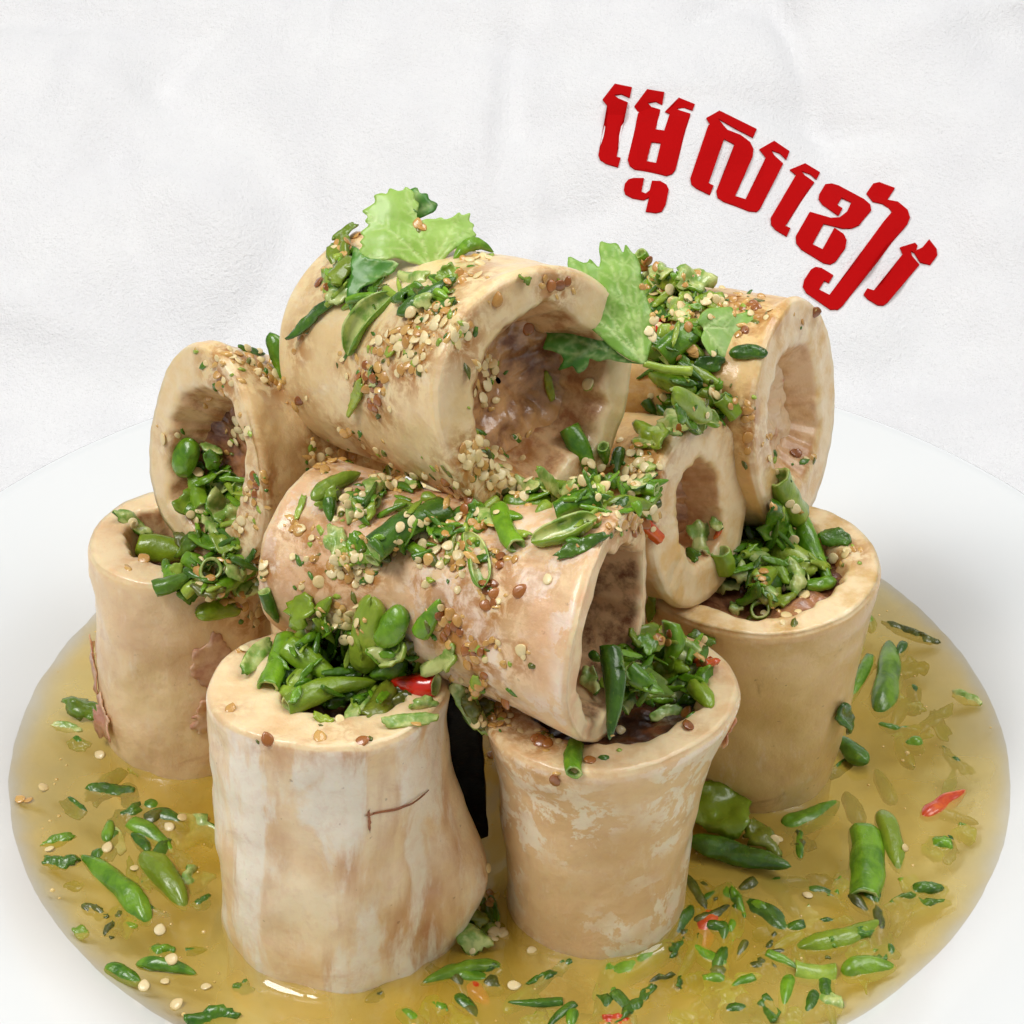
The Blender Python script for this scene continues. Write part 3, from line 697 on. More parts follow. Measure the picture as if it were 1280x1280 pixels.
SUBS = '''
1084 768 1090 785 20 t green .05;1070 800 1070 815 20 p dark .1;1130 820 1156 830 26 p dark .15;1132 880 1157 880 12 s lime .15;1124 914 1143 954 22 w dark .12;1095 954 1118 999 22 w dark .08;1157 1044 1186 1060 24 p green .04
1200 1030 1220 1040 18 p green .2;1135 1100 1180 1122 30 p green .06;1107 1128 1185 1128 22 p dark .05;910 1111 994 1167 38 w dark .06;994 1150 1034 1145 30 p green .1;890 1139 878 1184 34 t orange .0;750 1225 862 1161 38 w green .05
630 1259 696 1206 26 w green .05;589 1227 611 1249 24 t orange .05;833 1178 846 1184 7 s dark .0;788 1236 806 1240 10 s dark .08;495 1255 525 1280 26 w green .08;532 1244 551 1266 22 p green .1;806 1233 855 1225 30 p olive .1
880 1225 930 1240 28 p green .05;900 1262 950 1255 30 w dark .08;960 1262 1010 1270 26 p green .08;1020 1240 1050 1262 24 p green .1;750 1277 791 1277 18 p orange .06;940 1200 970 1215 24 p olive .12;840 1262 870 1275 24 p green .1
137 1030 154 1064 16 s dark .02;184 1184 214 1191 18 p green .1;232 1187 259 1184 12 t green .03;296 1232 315 1232 14 p green .03;184 1000 202 1015 24 t green .03;210 1019 268 1037 34 p dark .05;162 958 178 955 16 p green .04
230 1100 260 1085 22 p green .12;240 1130 262 1122 12 p dark .05;150 1140 170 1160 20 p green .15;560 1255 590 1270 20 p green .15;650 1275 700 1262 20 p green .15;88 925 110 930 14 p green .1;1010 1090 1040 1105 24 p olive .15;1060 1180 1090 1190 20 p green .15
'''
# bed of small chopped scraps under the bigger pieces, too tangled to count
SC = ([], [], [])
for cx, cy, rx, ry, n in ((445, 835, 95, 52, 34), (820, 840, 62, 45, 24), (975, 705, 60, 48, 26), (840, 400, 42, 75, 26), (740, 628, 85, 32, 22), (860, 500, 50, 30, 14), (255, 705, 60, 42, 22), (265, 610, 34, 42, 10),
                          (435, 345, 34, 40, 12), (520, 365, 50, 25, 10), (480, 650, 90, 50, 16), (590, 660, 60, 40, 12), (310, 435, 24, 14, 5), (580, 880, 25, 35, 8), (605, 1150, 16, 30, 6)):
    for q in range(n):
        a = random.uniform(0, 6.28); r = math.sqrt(random.random()); x, y = cx + rx * r * math.cos(a), cy + ry * r * math.sin(a); a = random.uniform(0, 3.14); l = random.uniform(8, 17)
        if cast(x, y): chilli([x - l * math.cos(a), y - l * math.sin(a), x + l * math.cos(a), y + l * math.sin(a)], random.uniform(9, 20), random.choice('ppsst'), random.choice(('green', 'green', 'dark', 'lime', 'olive')), scraps=SC)
o = mesh_obj('chopped_chilli_scraps', SC[0], SC[1], [M['green'], M['dark'], M['lime'], M['olive']], fmat=SC[2]); solidify(o, 0.035)
tag(o, 'tangled bed of small chopped green chilli scraps under the bigger pieces', 'chilli scraps', kind='stuff')
for cx, cy, rx, ry, n in ((430, 830, 85, 45, 15), (822, 835, 55, 40, 9), (975, 705, 52, 45, 10), (838, 400, 38, 70, 10), (740, 625, 80, 28, 8), (865, 500, 42, 26, 4), (255, 705, 52, 36, 7), (470, 650, 70, 40, 4), (265, 620, 28, 34, 3)):
    for q in range(n):
        a = random.uniform(0, 6.28); r = math.sqrt(random.random()); x, y = cx + rx * r * math.cos(a), cy + ry * r * math.sin(a); a = random.uniform(-1.2, 1.2); l = random.uniform(13, 22)
        if cast(x, y): chilli([x - l * math.cos(a), y - l * math.sin(a), x + l * math.cos(a), y + l * math.sin(a)], random.uniform(17, 26), random.choice('tmotp'), random.choice(('green', 'green', 'lime', 'dark')))
for line in CH.strip().split('\n'):
    if line.startswith('#'): continue
    for it in line.split(';'):
        w = it.split(); nn = [float(x) for x in w[:-2]]
        cl = w[-1].split('@')
        chilli(nn[:-1], nn[-1], w[-2], cl[0], lift=float(cl[1]) if len(cl) > 1 else 0.0)
S2 = ([], [], [])
for cx, cy, rx, ry, n in ((440, 835, 95, 50, 26), (825, 835, 60, 42, 18), (975, 700, 60, 46, 20), (840, 410, 42, 75, 20), (745, 625, 80, 28, 16), (255, 700, 58, 40, 14), (440, 345, 34, 34, 8), (530, 360, 45, 20, 6), (500, 650, 90, 45, 16), (275, 620, 32, 38, 8)):
    for q in range(n):
        a = random.uniform(0, 6.28); r = math.sqrt(random.random()); x, y = cx + rx * r * math.cos(a), cy + ry * r * math.sin(a); a = random.uniform(-1.4, 1.4); l = random.uniform(8, 20)
        if cast(x, y): chilli([x - l * math.cos(a), y - l * math.sin(a), x + l * math.cos(a), y + l * math.sin(a)], random.uniform(5, 11), random.choice('sst'), random.choice(('green', 'lime', 'dark', 'green')), scraps=S2)
o = mesh_obj('chopped_chilli_shreds', S2[0], S2[1], [M['green'], M['dark'], M['lime'], M['olive']], fmat=S2[2]); solidify(o, 0.03)
tag(o, 'thin wet green chilli shreds strewn over the bigger pieces', 'chilli shreds', kind='stuff')
chilli([545, 856, 488, 852], 32, 't', 'red')
SK = ([], [], [])               # fine sunken scraps, too many and too faint to count
for cx, cy, rx, ry, n in ((1090, 990, 110, 190, 30), (960, 1180, 150, 85, 56), (150, 1080, 100, 130, 24), (620, 1240, 200, 36, 20), (1060, 860, 60, 60, 10)):
    for q in range(n):
        a = random.uniform(0, 6.28); r = math.sqrt(random.random()); x, y = cx + rx * r * math.cos(a), cy + ry * r * math.sin(a); h = cast(x, y)
        if not h or h[3] != 'broth' or math.hypot(h[1].x, h[1].y) > 10.8: continue
        a = random.uniform(0, 3.14); l = random.uniform(9, 34)
        chilli([x - l * math.cos(a), y - l * math.sin(a), x + l * math.cos(a), y + l * math.sin(a)], random.uniform(11, 26), random.choice('ppsttww'), random.choice(('green', 'dark', 'dark', 'olive')), sub=random.uniform(-0.07, 0.05), scraps=SK)
o = mesh_obj('sunken_chilli_scraps', SK[0], SK[1], [M['green'], M['dark'], M['lime'], M['olive']], fmat=SK[2]); solidify(o, 0.035)
tag(o, 'fine chopped chilli scraps sunk through the broth', 'chilli scraps', kind='stuff')
for line in SUBS.strip().split('\n'):
    for it in line.split(';'):
        w = it.split(); nn = [float(x) for x in w[:-3]]
        chilli(nn[:-1], nn[-1], w[-3], w[-2], sub=float(w[-1]) * 0.4 - 0.03)
o = chilli([872, 652, 876, 690], 24, 'p', 'pith_pale')

# ------------------------------------------------------------------ coriander leaves
def leaf_material(name, a, b):
    k = NT(name); v = k.coord(); n = k.noise(v, 1.2, 5, 0.55)
    vein = k.attr('vein')
    col = k.mix(k.ramp(n, 0.2, 0.8), c255(*a), c255(*b))
    col = k.mix(k.math('MULTIPLY', vein, 0.7), col, c255(206, 222, 150))
    k.bump(k.math('SUBTRACT', k.math('MULTIPLY', k.noise(v, 5, 4), 0.5), k.math('MULTIPLY', vein, 0.7)), 0.45, 0.05)
    return k.set(Base_Color=col, Roughness=0.42, Coat_Weight=0.15, Coat_Roughness=0.2, Subsurface_Weight=0.15, Subsurface_Radius=(.4, .8, .2), Subsurface_Scale=0.001)
M['leaf_pale'] = leaf_material('leaf_pale', (132, 172, 62), (166, 198, 100))
M['leaf_mid'] = leaf_material('leaf_mid', (104, 150, 44), (146, 184, 80))
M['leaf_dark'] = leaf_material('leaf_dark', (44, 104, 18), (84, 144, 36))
def leaf(label, poly, base, tips, p0, n, mat, bend=0.2, stem=None, up=0.12, seed=0):
    n = Vector(n).normalized(); O = on_plane(*base, p0, n)
    Xa = Vector((1, 0, 0)); Xa = (Xa - n * Xa.dot(n)).normalized(); Ya = n.cross(Xa)
    loc = lambda q: ((on_plane(q[0], q[1], p0, n) - O).dot(Xa), (on_plane(q[0], q[1], p0, n) - O).dot(Ya))
    out = [loc(q) for q in poly]
    out = [tuple(a[i] * (1 - f) + b[i] * f for i in (0, 1)) for a, b in zip(out, out[1:] + out[:1]) for f in (0.18, 0.82)]
    P, F = fill_poly(out, 0.055)
    segs = []
    for t in tips:
        e = loc(t); segs.append(((0, 0), e, 1.0))
        for f in (0.3, 0.48, 0.66, 0.82):
            bx, by = e[0] * f, e[1] * f; l = math.hypot(*e) * 0.34 * (1.15 - f); a = math.atan2(e[1], e[0])
            for sg in (-1, 1): segs.append(((bx, by), (bx + l * math.cos(a + sg * 0.75), by + l * math.sin(a + sg * 0.75)), 0.6))
    size = max(math.hypot(*q) for q in out); V = []; ve = []
    for x, y in P:
        vv = 0
        for a, b, s in segs:
            dx, dy = b[0] - a[0], b[1] - a[1]; l = dx * dx + dy * dy; t = max(0, min(1, ((x - a[0]) * dx + (y - a[1]) * dy) / l))
            vv = max(vv, s * math.exp(-(math.hypot(x - a[0] - dx * t, y - a[1] - dy * t) / 0.026) ** 2) * (1 - 0.5 * t))
        r = math.hypot(x, y) / size
        z = up * math.sin(min(1, r) * 2.2) - bend * r * r + 0.34 * mnoise.noise((x * 0.9, y * 0.9, seed)) * r + 0.05 * mnoise.noise((x * 2.6, y * 2.6, seed + 3))
        V.append(Xa * x + Ya * y + n * z); ve.append(vv)
    root = empty('coriander_leaf', Matrix.Translation(O)); tag(root, label, 'leaf')
    b = mesh_obj('leaf_blade', V, F, mat, root, attrs={'vein': ve}); solidify(b, 0.022)
    BV.append((BVHTree.FromPolygons([tuple(v + O) for v in V], F), 'B6'))
    if stem:
        pts = [on_plane(q[0], q[1], p0, n) - O - n * 0.05 for q in stem]; VV = []; NS = 14
        for i in range(NS):
            t = i / (NS - 1); u = t * (len(pts) - 1); ii = min(len(pts) - 2, int(u)); c = pts[ii].lerp(pts[ii + 1], u - ii); rr = 0.075 + 0.03 * t
            tg = (pts[-1] - pts[0]).normalized(); w_ = tg.cross(n)
            for j in range(8): VV.append(c + (w_ * math.cos(j * math.pi / 4) + n * math.sin(j * math.pi / 4)) * rr)
        mesh_obj('leaf_stem', VV, grid_faces(NS, 8) + [tuple(range(8))[::-1], tuple(NS * 8 - 8 + j for j in range(8))], M['lime'], root)
    return root
z2 = lambda L: [(340 + x / 2.56, 210 + y / 2.56) for x, y in L]
z3 = lambda L: [(660 + x / 2.667, 280 + y / 2.667) for x, y in L]
def near(px, py, up=0.25):
    h = cast(px, py); return h[1] - h[4] * up
pA = near(495, 330, 0.45)
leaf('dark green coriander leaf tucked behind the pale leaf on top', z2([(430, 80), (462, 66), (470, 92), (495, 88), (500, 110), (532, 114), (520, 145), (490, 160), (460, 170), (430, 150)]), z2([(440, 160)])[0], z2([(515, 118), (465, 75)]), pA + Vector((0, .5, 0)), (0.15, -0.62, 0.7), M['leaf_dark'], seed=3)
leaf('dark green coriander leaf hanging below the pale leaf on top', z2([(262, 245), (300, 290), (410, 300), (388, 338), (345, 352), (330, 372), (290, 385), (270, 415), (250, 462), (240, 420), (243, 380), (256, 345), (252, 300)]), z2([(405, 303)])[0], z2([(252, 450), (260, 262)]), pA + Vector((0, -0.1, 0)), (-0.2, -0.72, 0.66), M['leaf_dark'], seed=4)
leaf('pale green lobed coriander leaf crowning the pile', z2([(512, 325), (545, 300), (575, 268), (610, 250), (628, 232), (657, 214), (641, 196), (648, 178), (630, 168), (636, 140), (608, 152), (598, 142), (580, 158), (555, 166), (540, 158), (520, 165), (492, 163), (470, 172), (462, 150), (472, 112), (455, 100), (456, 78), (428, 58), (420, 72), (404, 76), (376, 62), (368, 84), (350, 78), (325, 82), (332, 104), (310, 116), (286, 128), (308, 148), (296, 162), (312, 176), (280, 195), (296, 212), (280, 226), (292, 240), (268, 262), (292, 276), (284, 306), (330, 294), (362, 300), (400, 290), (435, 305), (470, 312)]),
     z2([(505, 318)])[0], z2([(640, 190), (430, 75), (300, 135), (285, 280), (600, 160)]), pA, (0.05, -0.66, 0.74), M['leaf_pale'], stem=z2([(505, 316), (540, 345), (560, 365)]), seed=5, bend=0.3)
pB = near(770, 440, 0.5)
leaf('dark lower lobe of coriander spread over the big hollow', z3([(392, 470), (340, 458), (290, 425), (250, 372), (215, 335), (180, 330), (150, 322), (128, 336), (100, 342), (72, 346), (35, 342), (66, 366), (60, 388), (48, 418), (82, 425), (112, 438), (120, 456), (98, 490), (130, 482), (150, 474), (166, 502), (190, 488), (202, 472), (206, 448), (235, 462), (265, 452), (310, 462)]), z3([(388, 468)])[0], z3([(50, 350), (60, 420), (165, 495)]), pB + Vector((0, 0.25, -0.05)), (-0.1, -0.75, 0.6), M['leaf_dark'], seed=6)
leaf('large mid green coriander leaf standing over the big hollow', z3([(392, 472), (404, 420), (425, 355), (418, 318), (404, 270), (385, 230), (372, 190), (374, 150), (358, 108), (344, 100), (325, 64), (316, 104), (300, 60), (272, 62), (245, 48), (238, 84), (242, 120), (234, 152), (206, 115), (196, 132), (180, 132), (135, 104), (130, 140), (138, 168), (100, 152), (58, 152), (74, 186), (96, 205), (120, 236), (116, 262), (150, 280), (172, 312), (222, 362), (272, 412), (330, 452)]),
     z3([(388, 466)])[0], z3([(300, 75), (340, 90), (140, 120), (70, 160), (245, 60)]), pB, (0.12, -0.72, 0.66), M['leaf_mid'], stem=z3([(386, 462), (460, 482), (548, 488)]), seed=8, bend=0.15)
pC = near(905, 415, 0.2)
leaf('torn coriander leaf lying on the upper right bone', z3([(560, 330), (575, 300), (600, 282), (640, 278), (682, 272), (690, 300), (742, 288), (760, 318), (802, 338), (796, 376), (744, 378), (700, 412), (672, 452), (630, 440), (600, 444), (572, 385), (588, 350)]), z3([(585, 345)])[0], z3([(790, 350), (690, 290), (660, 440)]), pC, (0.25, -0.6, 0.75), M['leaf_mid'], seed=9)

# ------------------------------------------------------------------ seeds
def seed_mat(name, a, b, rough, coat):
    k = NT(name); v = k.coord(); oi = k.n('ShaderNodeObjectInfo'); n = k.noise(v, 6, 3)
    col = k.mix(k.math('ADD', k.math('MULTIPLY', n, 0.4), k.math('MULTIPLY', oi.outputs['Random'], 0.6)), c255(*a), c255(*b))
    k.bump(k.noise(v, 14, 3), 0.25, 0.02)
    return k.set(Base_Color=col, Roughness=rough, Coat_Weight=coat, Coat_Roughness=0.08, Subsurface_Weight=0.15, Subsurface_Radius=(1, .7, .4), Subsurface_Scale=0.0006)
M['c'] = seed_mat('seed_cream', (226, 196, 128), (246, 232, 188), 0.38, 0.3)
M['a'] = seed_mat('seed_amber', (176, 118, 44), (226, 184, 108), 0.25, 0.6)
M['b'] = seed_mat('seed_brown', (124, 64, 20), (186, 118, 52), 0.22, 0.7)
SEEDW = dict(c='cream', a='amber', b='brown')
def seed_mesh(i):
    V = []; nr, nc = 7, 14
    for r in range(nr):
        ph = math.pi * r / (nr - 1)
        for j in range(nc):
            a = 2 * math.pi * j / nc; q = math.sin(ph)
            x = q * math.cos(a) * (1 + 0.28 * max(0, math.cos(a)) ** 6); y = q * math.sin(a) * (0.86 + 0.06 * i)
            dish = 0.10 * math.exp(-((q - 0.35) / 0.3) ** 2)
            z = (0.25 - dish * 0.8) * math.cos(ph) + 0.07 * mnoise.noise((x * 1.5, y * 1.5, i * 5)) + 0.08 * (i - 1) * x * y
            V.append((x, y, z))
    return V, grid_faces(nr, nc)
SM = {}
for i in range(3):
    for c in 'cab':
        V, F = seed_mesh(i); me = bpy.data.meshes.new('chilli_seed'); me.from_pydata((np.array(V) * S).tolist(), [], F); me.materials.append(M[c])
        me.polygons.foreach_set('use_smooth', [True] * len(F)); SM[i, c] = me
SEEDS = '''
600 325 13 10 5 c;582 350 18 12 4 ca;575 415 10 17 8 c;525 405 22 22 12 ca;490 430 22 14 10 ca;465 470 18 18 11 ab;510 440 18 26 9 ca;610 465 9 20 7 c;600 500 8 8 2 c;598 568 22 22 16 ca;622 592 20 20 12 c;560 605 6 8 2 b;583 630 6 7 2 b
380 420 7 7 2 a;430 310 9 9 5 a;405 355 7 7 2 b;375 500 1 3 1 b;468 505 7 12 4 b;435 540 4 7 2 a;415 570 26 7 6 ca;525 282 5 3 2 a;660 410 1 1 1 b;620 375 2 2 1 a;700 355 14 4 3 b;735 480 1 1 1 c;545 395 16 16 6 ca;446 295 7 7 2 a
310 440 22 16 12 ca;330 470 18 16 6 ca;275 480 5 13 3 a;300 540 12 15 6 c;205 548 1 1 1 c;247 590 4 3 2 c;250 645 12 8 4 c;320 610 6 20 5 ab;300 655 8 8 2 c
165 655 4 4 2 c;260 720 17 13 4 ca;320 710 13 10 6 c;290 750 22 12 6 ab;315 770 9 10 3 c;180 700 2 2 1 a;306 812 1 1 1 c
405 580 17 9 5 ca;500 600 36 13 14 c;370 660 10 8 4 ca;440 640 26 18 7 c;440 710 32 18 20 ca;430 772 18 14 9 c;520 665 26 22 7 c;560 690 26 22 11 ca;590 650 22 18 7 ca;610 745 12 18 6 b;560 785 18 22 10 ab;590 820 13 13 6 ab;600 860 13 18 5 ab;620 900 10 12 5 a
395 700 4 4 2 a;400 727 1 1 1 c;685 725 1 1 1 c;652 813 1 1 1 c;625 700 8 6 3 b;632 876 1 1 1 b;650 740 1 1 1 b;680 930 7 6 3 b
740 600 28 22 8 c;790 590 18 18 8 c;800 570 13 18 5 ac;770 650 28 9 6 ca;800 660 13 9 4 ab;710 678 1 1 1 c;815 640 9 9 3 c;660 610 16 14 5 c
835 370 26 18 10 ca;820 330 18 9 6 ab;870 340 8 6 3 a;850 400 18 13 6 ca;815 410 7 11 3 c;940 385 13 4 5 b;895 375 22 5 6 ca;931 410 2 4 2 b;866 440 7 5 3 a;848 457 1 1 1 a;830 497 1 1 1 c;893 492 7 4 3 c;850 535 2 2 1 b;935 520 5 9 3 a;935 555 4 9 2 a;995 567 5 4 2 b;1018 390 3 2 1 b
990 632 5 4 2 c;965 665 1 1 1 c;992 675 1 1 1 c;1042 698 1 1 1 c;980 732 1 1 1 c;1005 745 1 1 1 c;983 770 1 1 1 c;1060 690 5 4 2 c;950 720 8 7 3 a
288 887 1 1 1 a;335 925 1 1 1 b;400 923 1 1 1 a;452 928 1 1 1 b;365 788 1 1 1 c;388 782 1 1 1 c;430 800 10 8 4 c;425 900 1 1 1 c;520 905 4 2 1 a
694 975 1 1 1 b;737 951 1 1 1 b;672 925 5 2 2 b;858 893 1 1 1 b;860 908 1 1 1 b;775 913 1 1 1 c;615 945 1 1 1 a;600 900 7 9 3 c;830 800 13 10 5 ab;880 800 3 3 1 c;880 830 3 3 1 b
620 1165 9 11 7 c;612 1125 4 8 3 a;609 1085 1 1 1 c;590 1190 1 1 1 c;665 1190 1 1 1 c
212 1035 1 1 1 c;228 1023 1 1 1 c;168 1086 1 1 1 c;134 1061 1 1 1 c;62 1062 1 1 1 c;200 1164 1 1 1 c;180 1234 1 1 1 c;206 1227 1 1 1 c;220 1257 1 1 1 c;257 1234 1 1 1 c;215 1200 1 1 1 c;30 1000 6 5 2 a;55 985 1 1 1 c;125 945 1 1 1 c;642 1233 1 1 1 c;970 1050 4 4 2 c;1010 1120 1 1 1 c;1130 1060 1 1 1 c
'''
placed = []; SEEDO = []
for line in SEEDS.strip().split('\n'):
    for it in line.split(';'):
        w = it.split(); cx, cy, rx, ry, n = [float(x) for x in w[:5]]
        for q in range(int(n)):
            for tr_ in range(12):
                a = random.uniform(0, 6.28); r = math.sqrt(random.random()) if n > 1 else 0
                x, y = cx + rx * r * math.cos(a), cy + ry * r * math.sin(a)
                if all(math.hypot(x - p[0], y - p[1]) > 7.5 for p in placed): break
            h = cast(x, y)
            if h: placed.append((x, y, h, random.choice(w[5]), random.uniform(0.088, 0.128) * (1.15 if n == 1 else 1)))
for q in range(330):            # thickly scattered small seeds round the listed ones
    b_ = random.choice(placed[:430]); x, y = b_[0] + random.gauss(0, 15), b_[1] + random.gauss(0, 13); h = cast(x, y)
    if h and h[3] != 'broth' and b_[2][3] != 'broth' and all(math.hypot(x - p[0], y - p[1]) > 6.5 for p in placed): placed.append((x, y, h, random.choice('ccccaa'), random.uniform(0.07, 0.087)))
order = sorted(range(len(placed)), key=lambda i: -placed[i][4])
keep = set(order[:300]); extra_V = []; extra_F = []; extra_m = []
for i, (x, y, h, c, r) in enumerate(placed):
    nrm = (h[2] * 0.8 - h[4] * 0.25 + Vector((random.uniform(-.4, .4), random.uniform(-.4, .4), random.uniform(-.2, .4)))).normalized()
    p = h[1] + h[2] * (r * 0.22)
    Q = nrm.to_track_quat('Z', 'Y').to_matrix().to_4x4() @ Matrix.Rotation(random.uniform(0, 6.28), 4, 'Z')
    v = random.randrange(3)
    if i in keep:
        o = bpy.data.objects.new('chilli_seed', SM[v, c]); COL.objects.link(o)
        o.matrix_world = Matrix.Translation(p * S) @ Q @ Matrix.Scale(r, 4)
        where = ZONEW.get(h[3], 'floating in the yellow broth')
        SEEDO.append((o, SEEDW[c] + ' chilli seed ' + where, SEEDW[c] + ' chilli seeds ' + where, x, y))
    else:
        VV, FF = seed_mesh(v); b = len(extra_V); extra_V += [tuple(p + (Q.to_3x3() @ Vector(q)) * r) for q in VV]; extra_F += [tuple(x_ + b for x_ in f) for f in FF]; extra_m += ['cab'.index(c)] * len(FF)
if extra_V:
    o = mesh_obj('scattered_chilli_seeds', extra_V, extra_F, [M['c'], M['a'], M['b']], fmat=extra_m)
    tag(o, 'smallest cream, amber and brown chilli seeds scattered over the bones', 'seeds', kind='stuff')

# crushed pulp, too fine to count, between the chillies and seeds
FV = []; FF = []; fm = []
anchors = [(p[0], p[1]) for p in placed if p[2][3] != 'broth']
for i in range(750):
    ax, ay = random.choice(anchors); x, y = ax + random.gauss(0, 9), ay + random.gauss(0, 8); h = cast(x, y)
    if not h or h[3] == 'broth': continue
    r = random.uniform(0.03, 0.10); nrm = (h[2] + Vector((random.uniform(-.5, .5),) * 3)).normalized(); A1 = nrm.orthogonal().normalized(); A2 = nrm.cross(A1)
    el = random.uniform(1, 2.6); ro = random.uniform(0, 6.28); A1, A2 = A1 * math.cos(ro) + A2 * math.sin(ro), A2 * math.cos(ro) - A1 * math.sin(ro); b = len(FV)
    for layer in (-0.2, 0.35):
        for j in range(7):
            a = 2 * math.pi * j / 7; rr = r * random.uniform(0.6, 1.15) * (1 if layer < 0 else .7); FV.append(h[1] + A1 * (rr * el * math.cos(a)) + A2 * (rr * math.sin(a)) + nrm * (r * layer))
    FF += [tuple(b + 7 + j for j in range(7))] + [(b + j, b + (j + 1) % 7, b + 7 + (j + 1) % 7, b + 7 + j) for j in range(7)]
    fm += [random.choice((0, 1, 2, 2, 2, 3))] * 8
o = mesh_obj('chilli_pulp', FV, FF, [M['lime'], M['dark'], M['a'], M['olive']], fmat=fm); tag(o, 'fine crushed green and brown chilli pulp clinging to the bones', 'pulp', kind='stuff')

# oil beads and foam on the broth
M['oil'] = simple('oil_bead', (214, 176, 90), (236, 206, 132), 3, rough=0.05, bump=0, coat=1, sss=0)
OV = []; OF = []
for i in range(420):
    a = random.uniform(0, 6.28); rr = 11.3 * math.sqrt(random.random()); x, y = rr * math.cos(a), rr * math.sin(a)
    if any(math.hypot(x - c[0], y - c[1]) < 2.6 for c in wet): continue
    r = random.uniform(0.012, 0.035) if random.random() < .9 else random.uniform(.04, .07); b = len(OV)
    for zz, q in ((-0.2, 1.0), (0.35, 0.75), (0.55, 0.3)):
        for j in range(8): OV.append((x + r * q * math.cos(j * math.pi / 4), y + r * q * math.sin(j * math.pi / 4), zz * r + 0.008))
    OF += grid_faces(3, 8, off=b) + [tuple(b + 16 + j for j in range(8))]
o = mesh_obj('oil_beads', OV, OF, M['oil']); tag(o, 'tiny oil beads scattered over the broth surface', 'oil', kind='stuff')

# ------------------------------------------------------------------ red lettering on the paper
k = NT('red_paint'); v = k.coord(); k.bump(k.noise(v, 9, 3), 0.1, 0.02)
M['red_letter'] = k.set(Base_Color=k.mix(k.noise(v, 0.8, 3), c255(176, 4, 6), c255(186, 6, 9)), Roughness=0.85, Specular_IOR_Level=0.1)
LET = ['128 58 185 70 178 100 150 90 125 93 140 103 172 113 135 293 148 296 140 323 100 312 80 300 74 285 103 120 88 105',
 '235 82 292 95 286 126 265 116 237 117 250 128 280 140 263 218 291 226 310 165 295 152 340 110 394 127 385 158 360 143 332 145 345 157 378 174 330 345 318 358 300 362 195 330 178 318 172 300 207 138 194 122|250 256 280 264 265 323 234 313',
 '163 370 175 358 192 356 226 362 218 400 232 408 245 400 252 373 280 376 300 388 308 405 298 450 285 470 265 473 232 466 243 422 225 428 190 415 165 398 160 385',
 '475 155 600 206 587 235 530 215 468 188 500 222 545 232 578 250 590 270 588 290 528 428 563 438 632 290 610 268 660 234 713 257 702 287 680 270 650 265 660 280 691 302 612 465 600 476 575 476 490 445 470 430 466 408 525 262 490 250 440 385 457 391 445 419 400 402 383 390 379 372 436 215 443 210 430 190',
 '767 288 818 311 805 341 785 325 752 318 765 333 797 354 698 512 715 518 703 545 665 527 650 512 648 492 735 335 714 320',
 '835 356 858 349 880 353 965 402 985 422 988 445 945 503 920 515 890 517 826 503 789 570 823 585 862 516 893 535 904 555 900 578 868 620 850 630 828 627 752 587 735 567 733 545 780 463 850 483 880 480 905 458 921 420 889 404 872 435 890 446 876 474 822 435 810 415 813 398',
 '1000 333 1020 331 1070 357 1045 395 1080 405 1112 435 1120 460 1112 480 890 770 875 781 850 780 770 725 758 705 762 685 785 650 800 641 820 643 860 667 845 693 830 685 812 715 847 733 1060 440 1050 428 1030 412 995 408 975 375',
 '1085 565 1138 540 1147 549 1142 566 1163 555 1185 530 1210 560 1213 580 1190 610 1155 603 1135 575 1122 570 1128 588 1153 612 1045 745 1030 758 1010 760 975 742 962 728 975 705 997 710 1095 585']
LP = WALL_P.copy(); U0 = 16.5 + 5 * math.radians(30)
lo = on_plane(960, 250, LP, WALL_N)
lroot = empty('lettering', Matrix.Translation(lo)); tag(lroot, 'slanting row of bold red script letters on the white paper', 'lettering')
LX = Vector((1, 0, 0)); LY = WALL_N.cross(LX)
for g in LET:
    loops = []
    for part in g.split('|'):
        w = [float(x) for x in part.split()]; loops.append([on_plane(720 + w[i] / 2.6667, 90 + w[i + 1] / 2.6667, LP, WALL_N) - lo for i in range(0, len(w), 2)])
    pts = [Vector((q.dot(LX), q.dot(LY))) for lp in loops for q in lp]; ed = []; b = 0
    for lp in loops: ed += [(b + i, b + (i + 1) % len(lp)) for i in range(len(lp))]; b += len(lp)
    o2 = [(q.x, q.y) for q in pts[:len(loops[0])]]; hole = [(q.x, q.y) for q in pts[len(loops[0]):]]
    base = list(pts); nb = len(base); ext = list(base)
    gx = min(q.x for q in base)
    while gx < max(q.x for q in base):
        gy = min(q.y for q in base)
        while gy < max(q.y for q in base): ext.append(Vector((gx, gy))); gy += 0.3
        gx += 0.3
    r = delaunay_2d_cdt(ext, ed, [], 0, 1e-6)
    tri = []
    for f in r[2]:
        c = (sum(r[0][i].x for i in f) / len(f), sum(r[0][i].y for i in f) / len(f))
        if inside(c, o2) and not (hole and inside(c, hole)): tri.append(tuple(f))
    n_ = len(r[0]); top = []
    for q in r[0]:
        wp = lo + LX * q.x + LY * q.y; u = U0 + (wp - WALL_P).dot(LY)
        top.append(LX * q.x + LY * q.y + WALL_N * (paper_h(wp.x, u) + 0.07 - 0.0))
    V = top + [q - WALL_N * 0.06 for q in top]
    cnt = {}
    for f in tri:
        for a, c in zip(f, f[1:] + f[:1]): cnt[(a, c)] = 1
    F = list(tri) + [tuple(x + n_ for x in f[::-1]) for f in tri] + [(c, a, a + n_, c + n_) for (a, c) in cnt if (c, a) not in cnt]
    mesh_obj('letter', V, F, M['red_letter'], lroot, smooth=False)

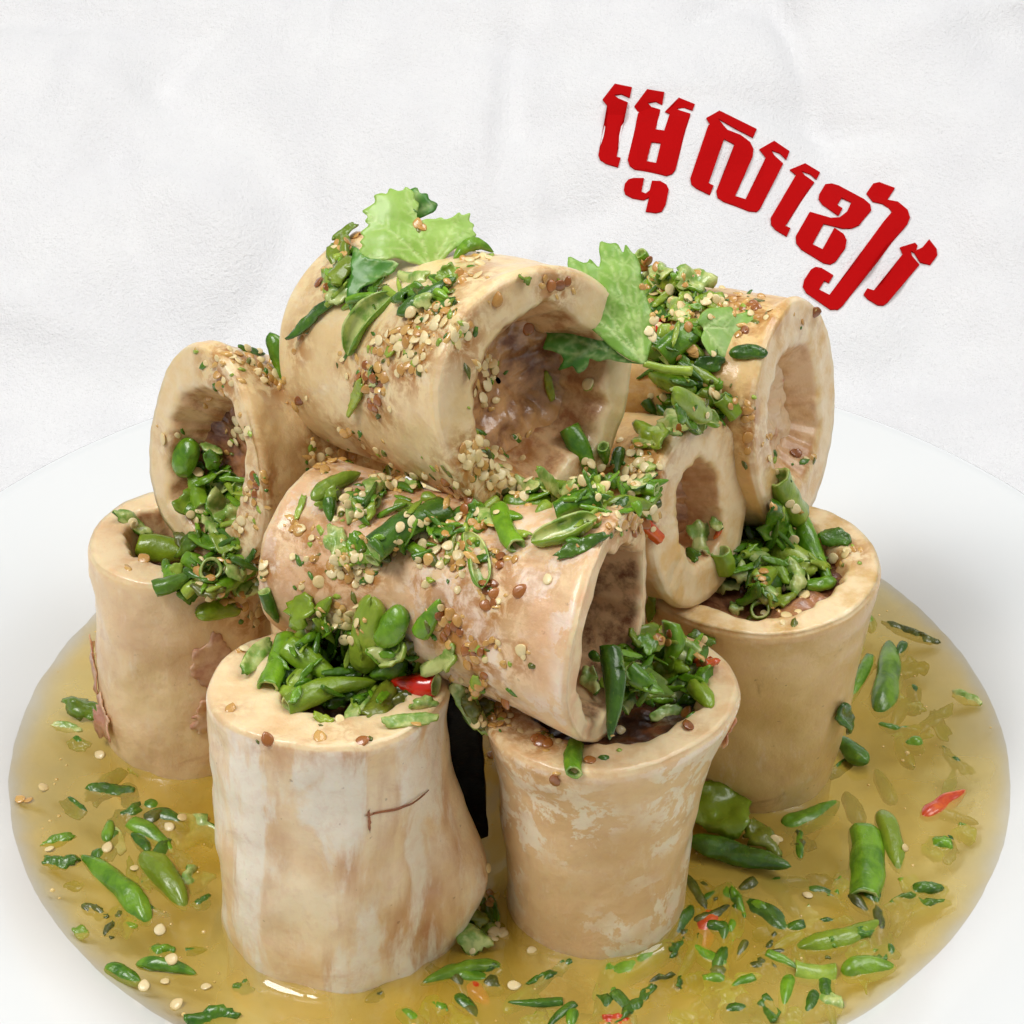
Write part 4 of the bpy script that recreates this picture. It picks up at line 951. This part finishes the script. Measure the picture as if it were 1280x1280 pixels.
# ------------------------------------------------------------------ labels that single each chilli out
ORD = ['leftmost', 'second from left', 'third from left', 'fourth from left', 'fifth from left', 'sixth from left', 'seventh from left', 'eighth from left', 'ninth from left'] + [w + ' from left' for w in 'tenth eleventh twelfth thirteenth fourteenth fifteenth sixteenth seventeenth eighteenth nineteenth twentieth'.split()]
by = {}
for it in ITEMS: by.setdefault(it[1], []).append(it)
for stem, lst in by.items():
    lst.sort(key=lambda t: t[4])
    for i, (o, st, cat, grp, x) in enumerate(lst):
        lab = st
        if len(lst) > 1: lab = st + ', ' + ('rightmost' if i == len(lst) - 1 else ORD[i])
        tag(o, lab, cat, grp)
by = {}
for it in SEEDO: by.setdefault(it[1], []).append(it)
for stem, lst in by.items():
    mx = np.median([t[3] for t in lst]); my = np.median([t[4] for t in lst]); sub = {}
    for t in lst:
        q = '' if len(lst) <= 9 else (', upper ' if t[4] < my else ', lower ') + ('left' if t[3] < mx else 'right')
        sub.setdefault(q, []).append(t)
    for q, l2 in sub.items():
        l2.sort(key=lambda t: t[3])
        for i, (o, st, grp, x, y) in enumerate(l2):
            suffix = '' if len(l2) == 1 or len(l2) > 20 else ', ' + ('rightmost' if i == len(l2) - 1 else ORD[i])
            tag(o, st + q + (' part' if q else '') + suffix, 'seed', grp)
# sauce clings to the bone around the toppings: mark how near each bone vertex is to a seed
from mathutils.kdtree import KDTree
kd = KDTree(len(placed))
for i, p in enumerate(placed): kd.insert(p[2][1], i)
kd.balance()
for key, (root, Mt, L, R0, R1) in BONES.items():
    for c in root.children:
        if c.name.startswith('bone_shell'):
            vals = []
            for v in c.data.vertices:
                w_ = Mt @ (v.co / S); d = [x[2] for x in kd.find_n(w_ + Vector((0, 0, 0.1)), 3)]; vals.append(math.exp(-(d[0] / 0.45) ** 2) * 0.6 + math.exp(-(d[2] / 0.55) ** 2) * 0.8)
            at = c.data.attributes.new('sauce', 'FLOAT', 'POINT'); at.data.foreach_set('value', np.asarray(vals, np.float32))
print('chillies', len(ITEMS), 'seeds', len(placed))
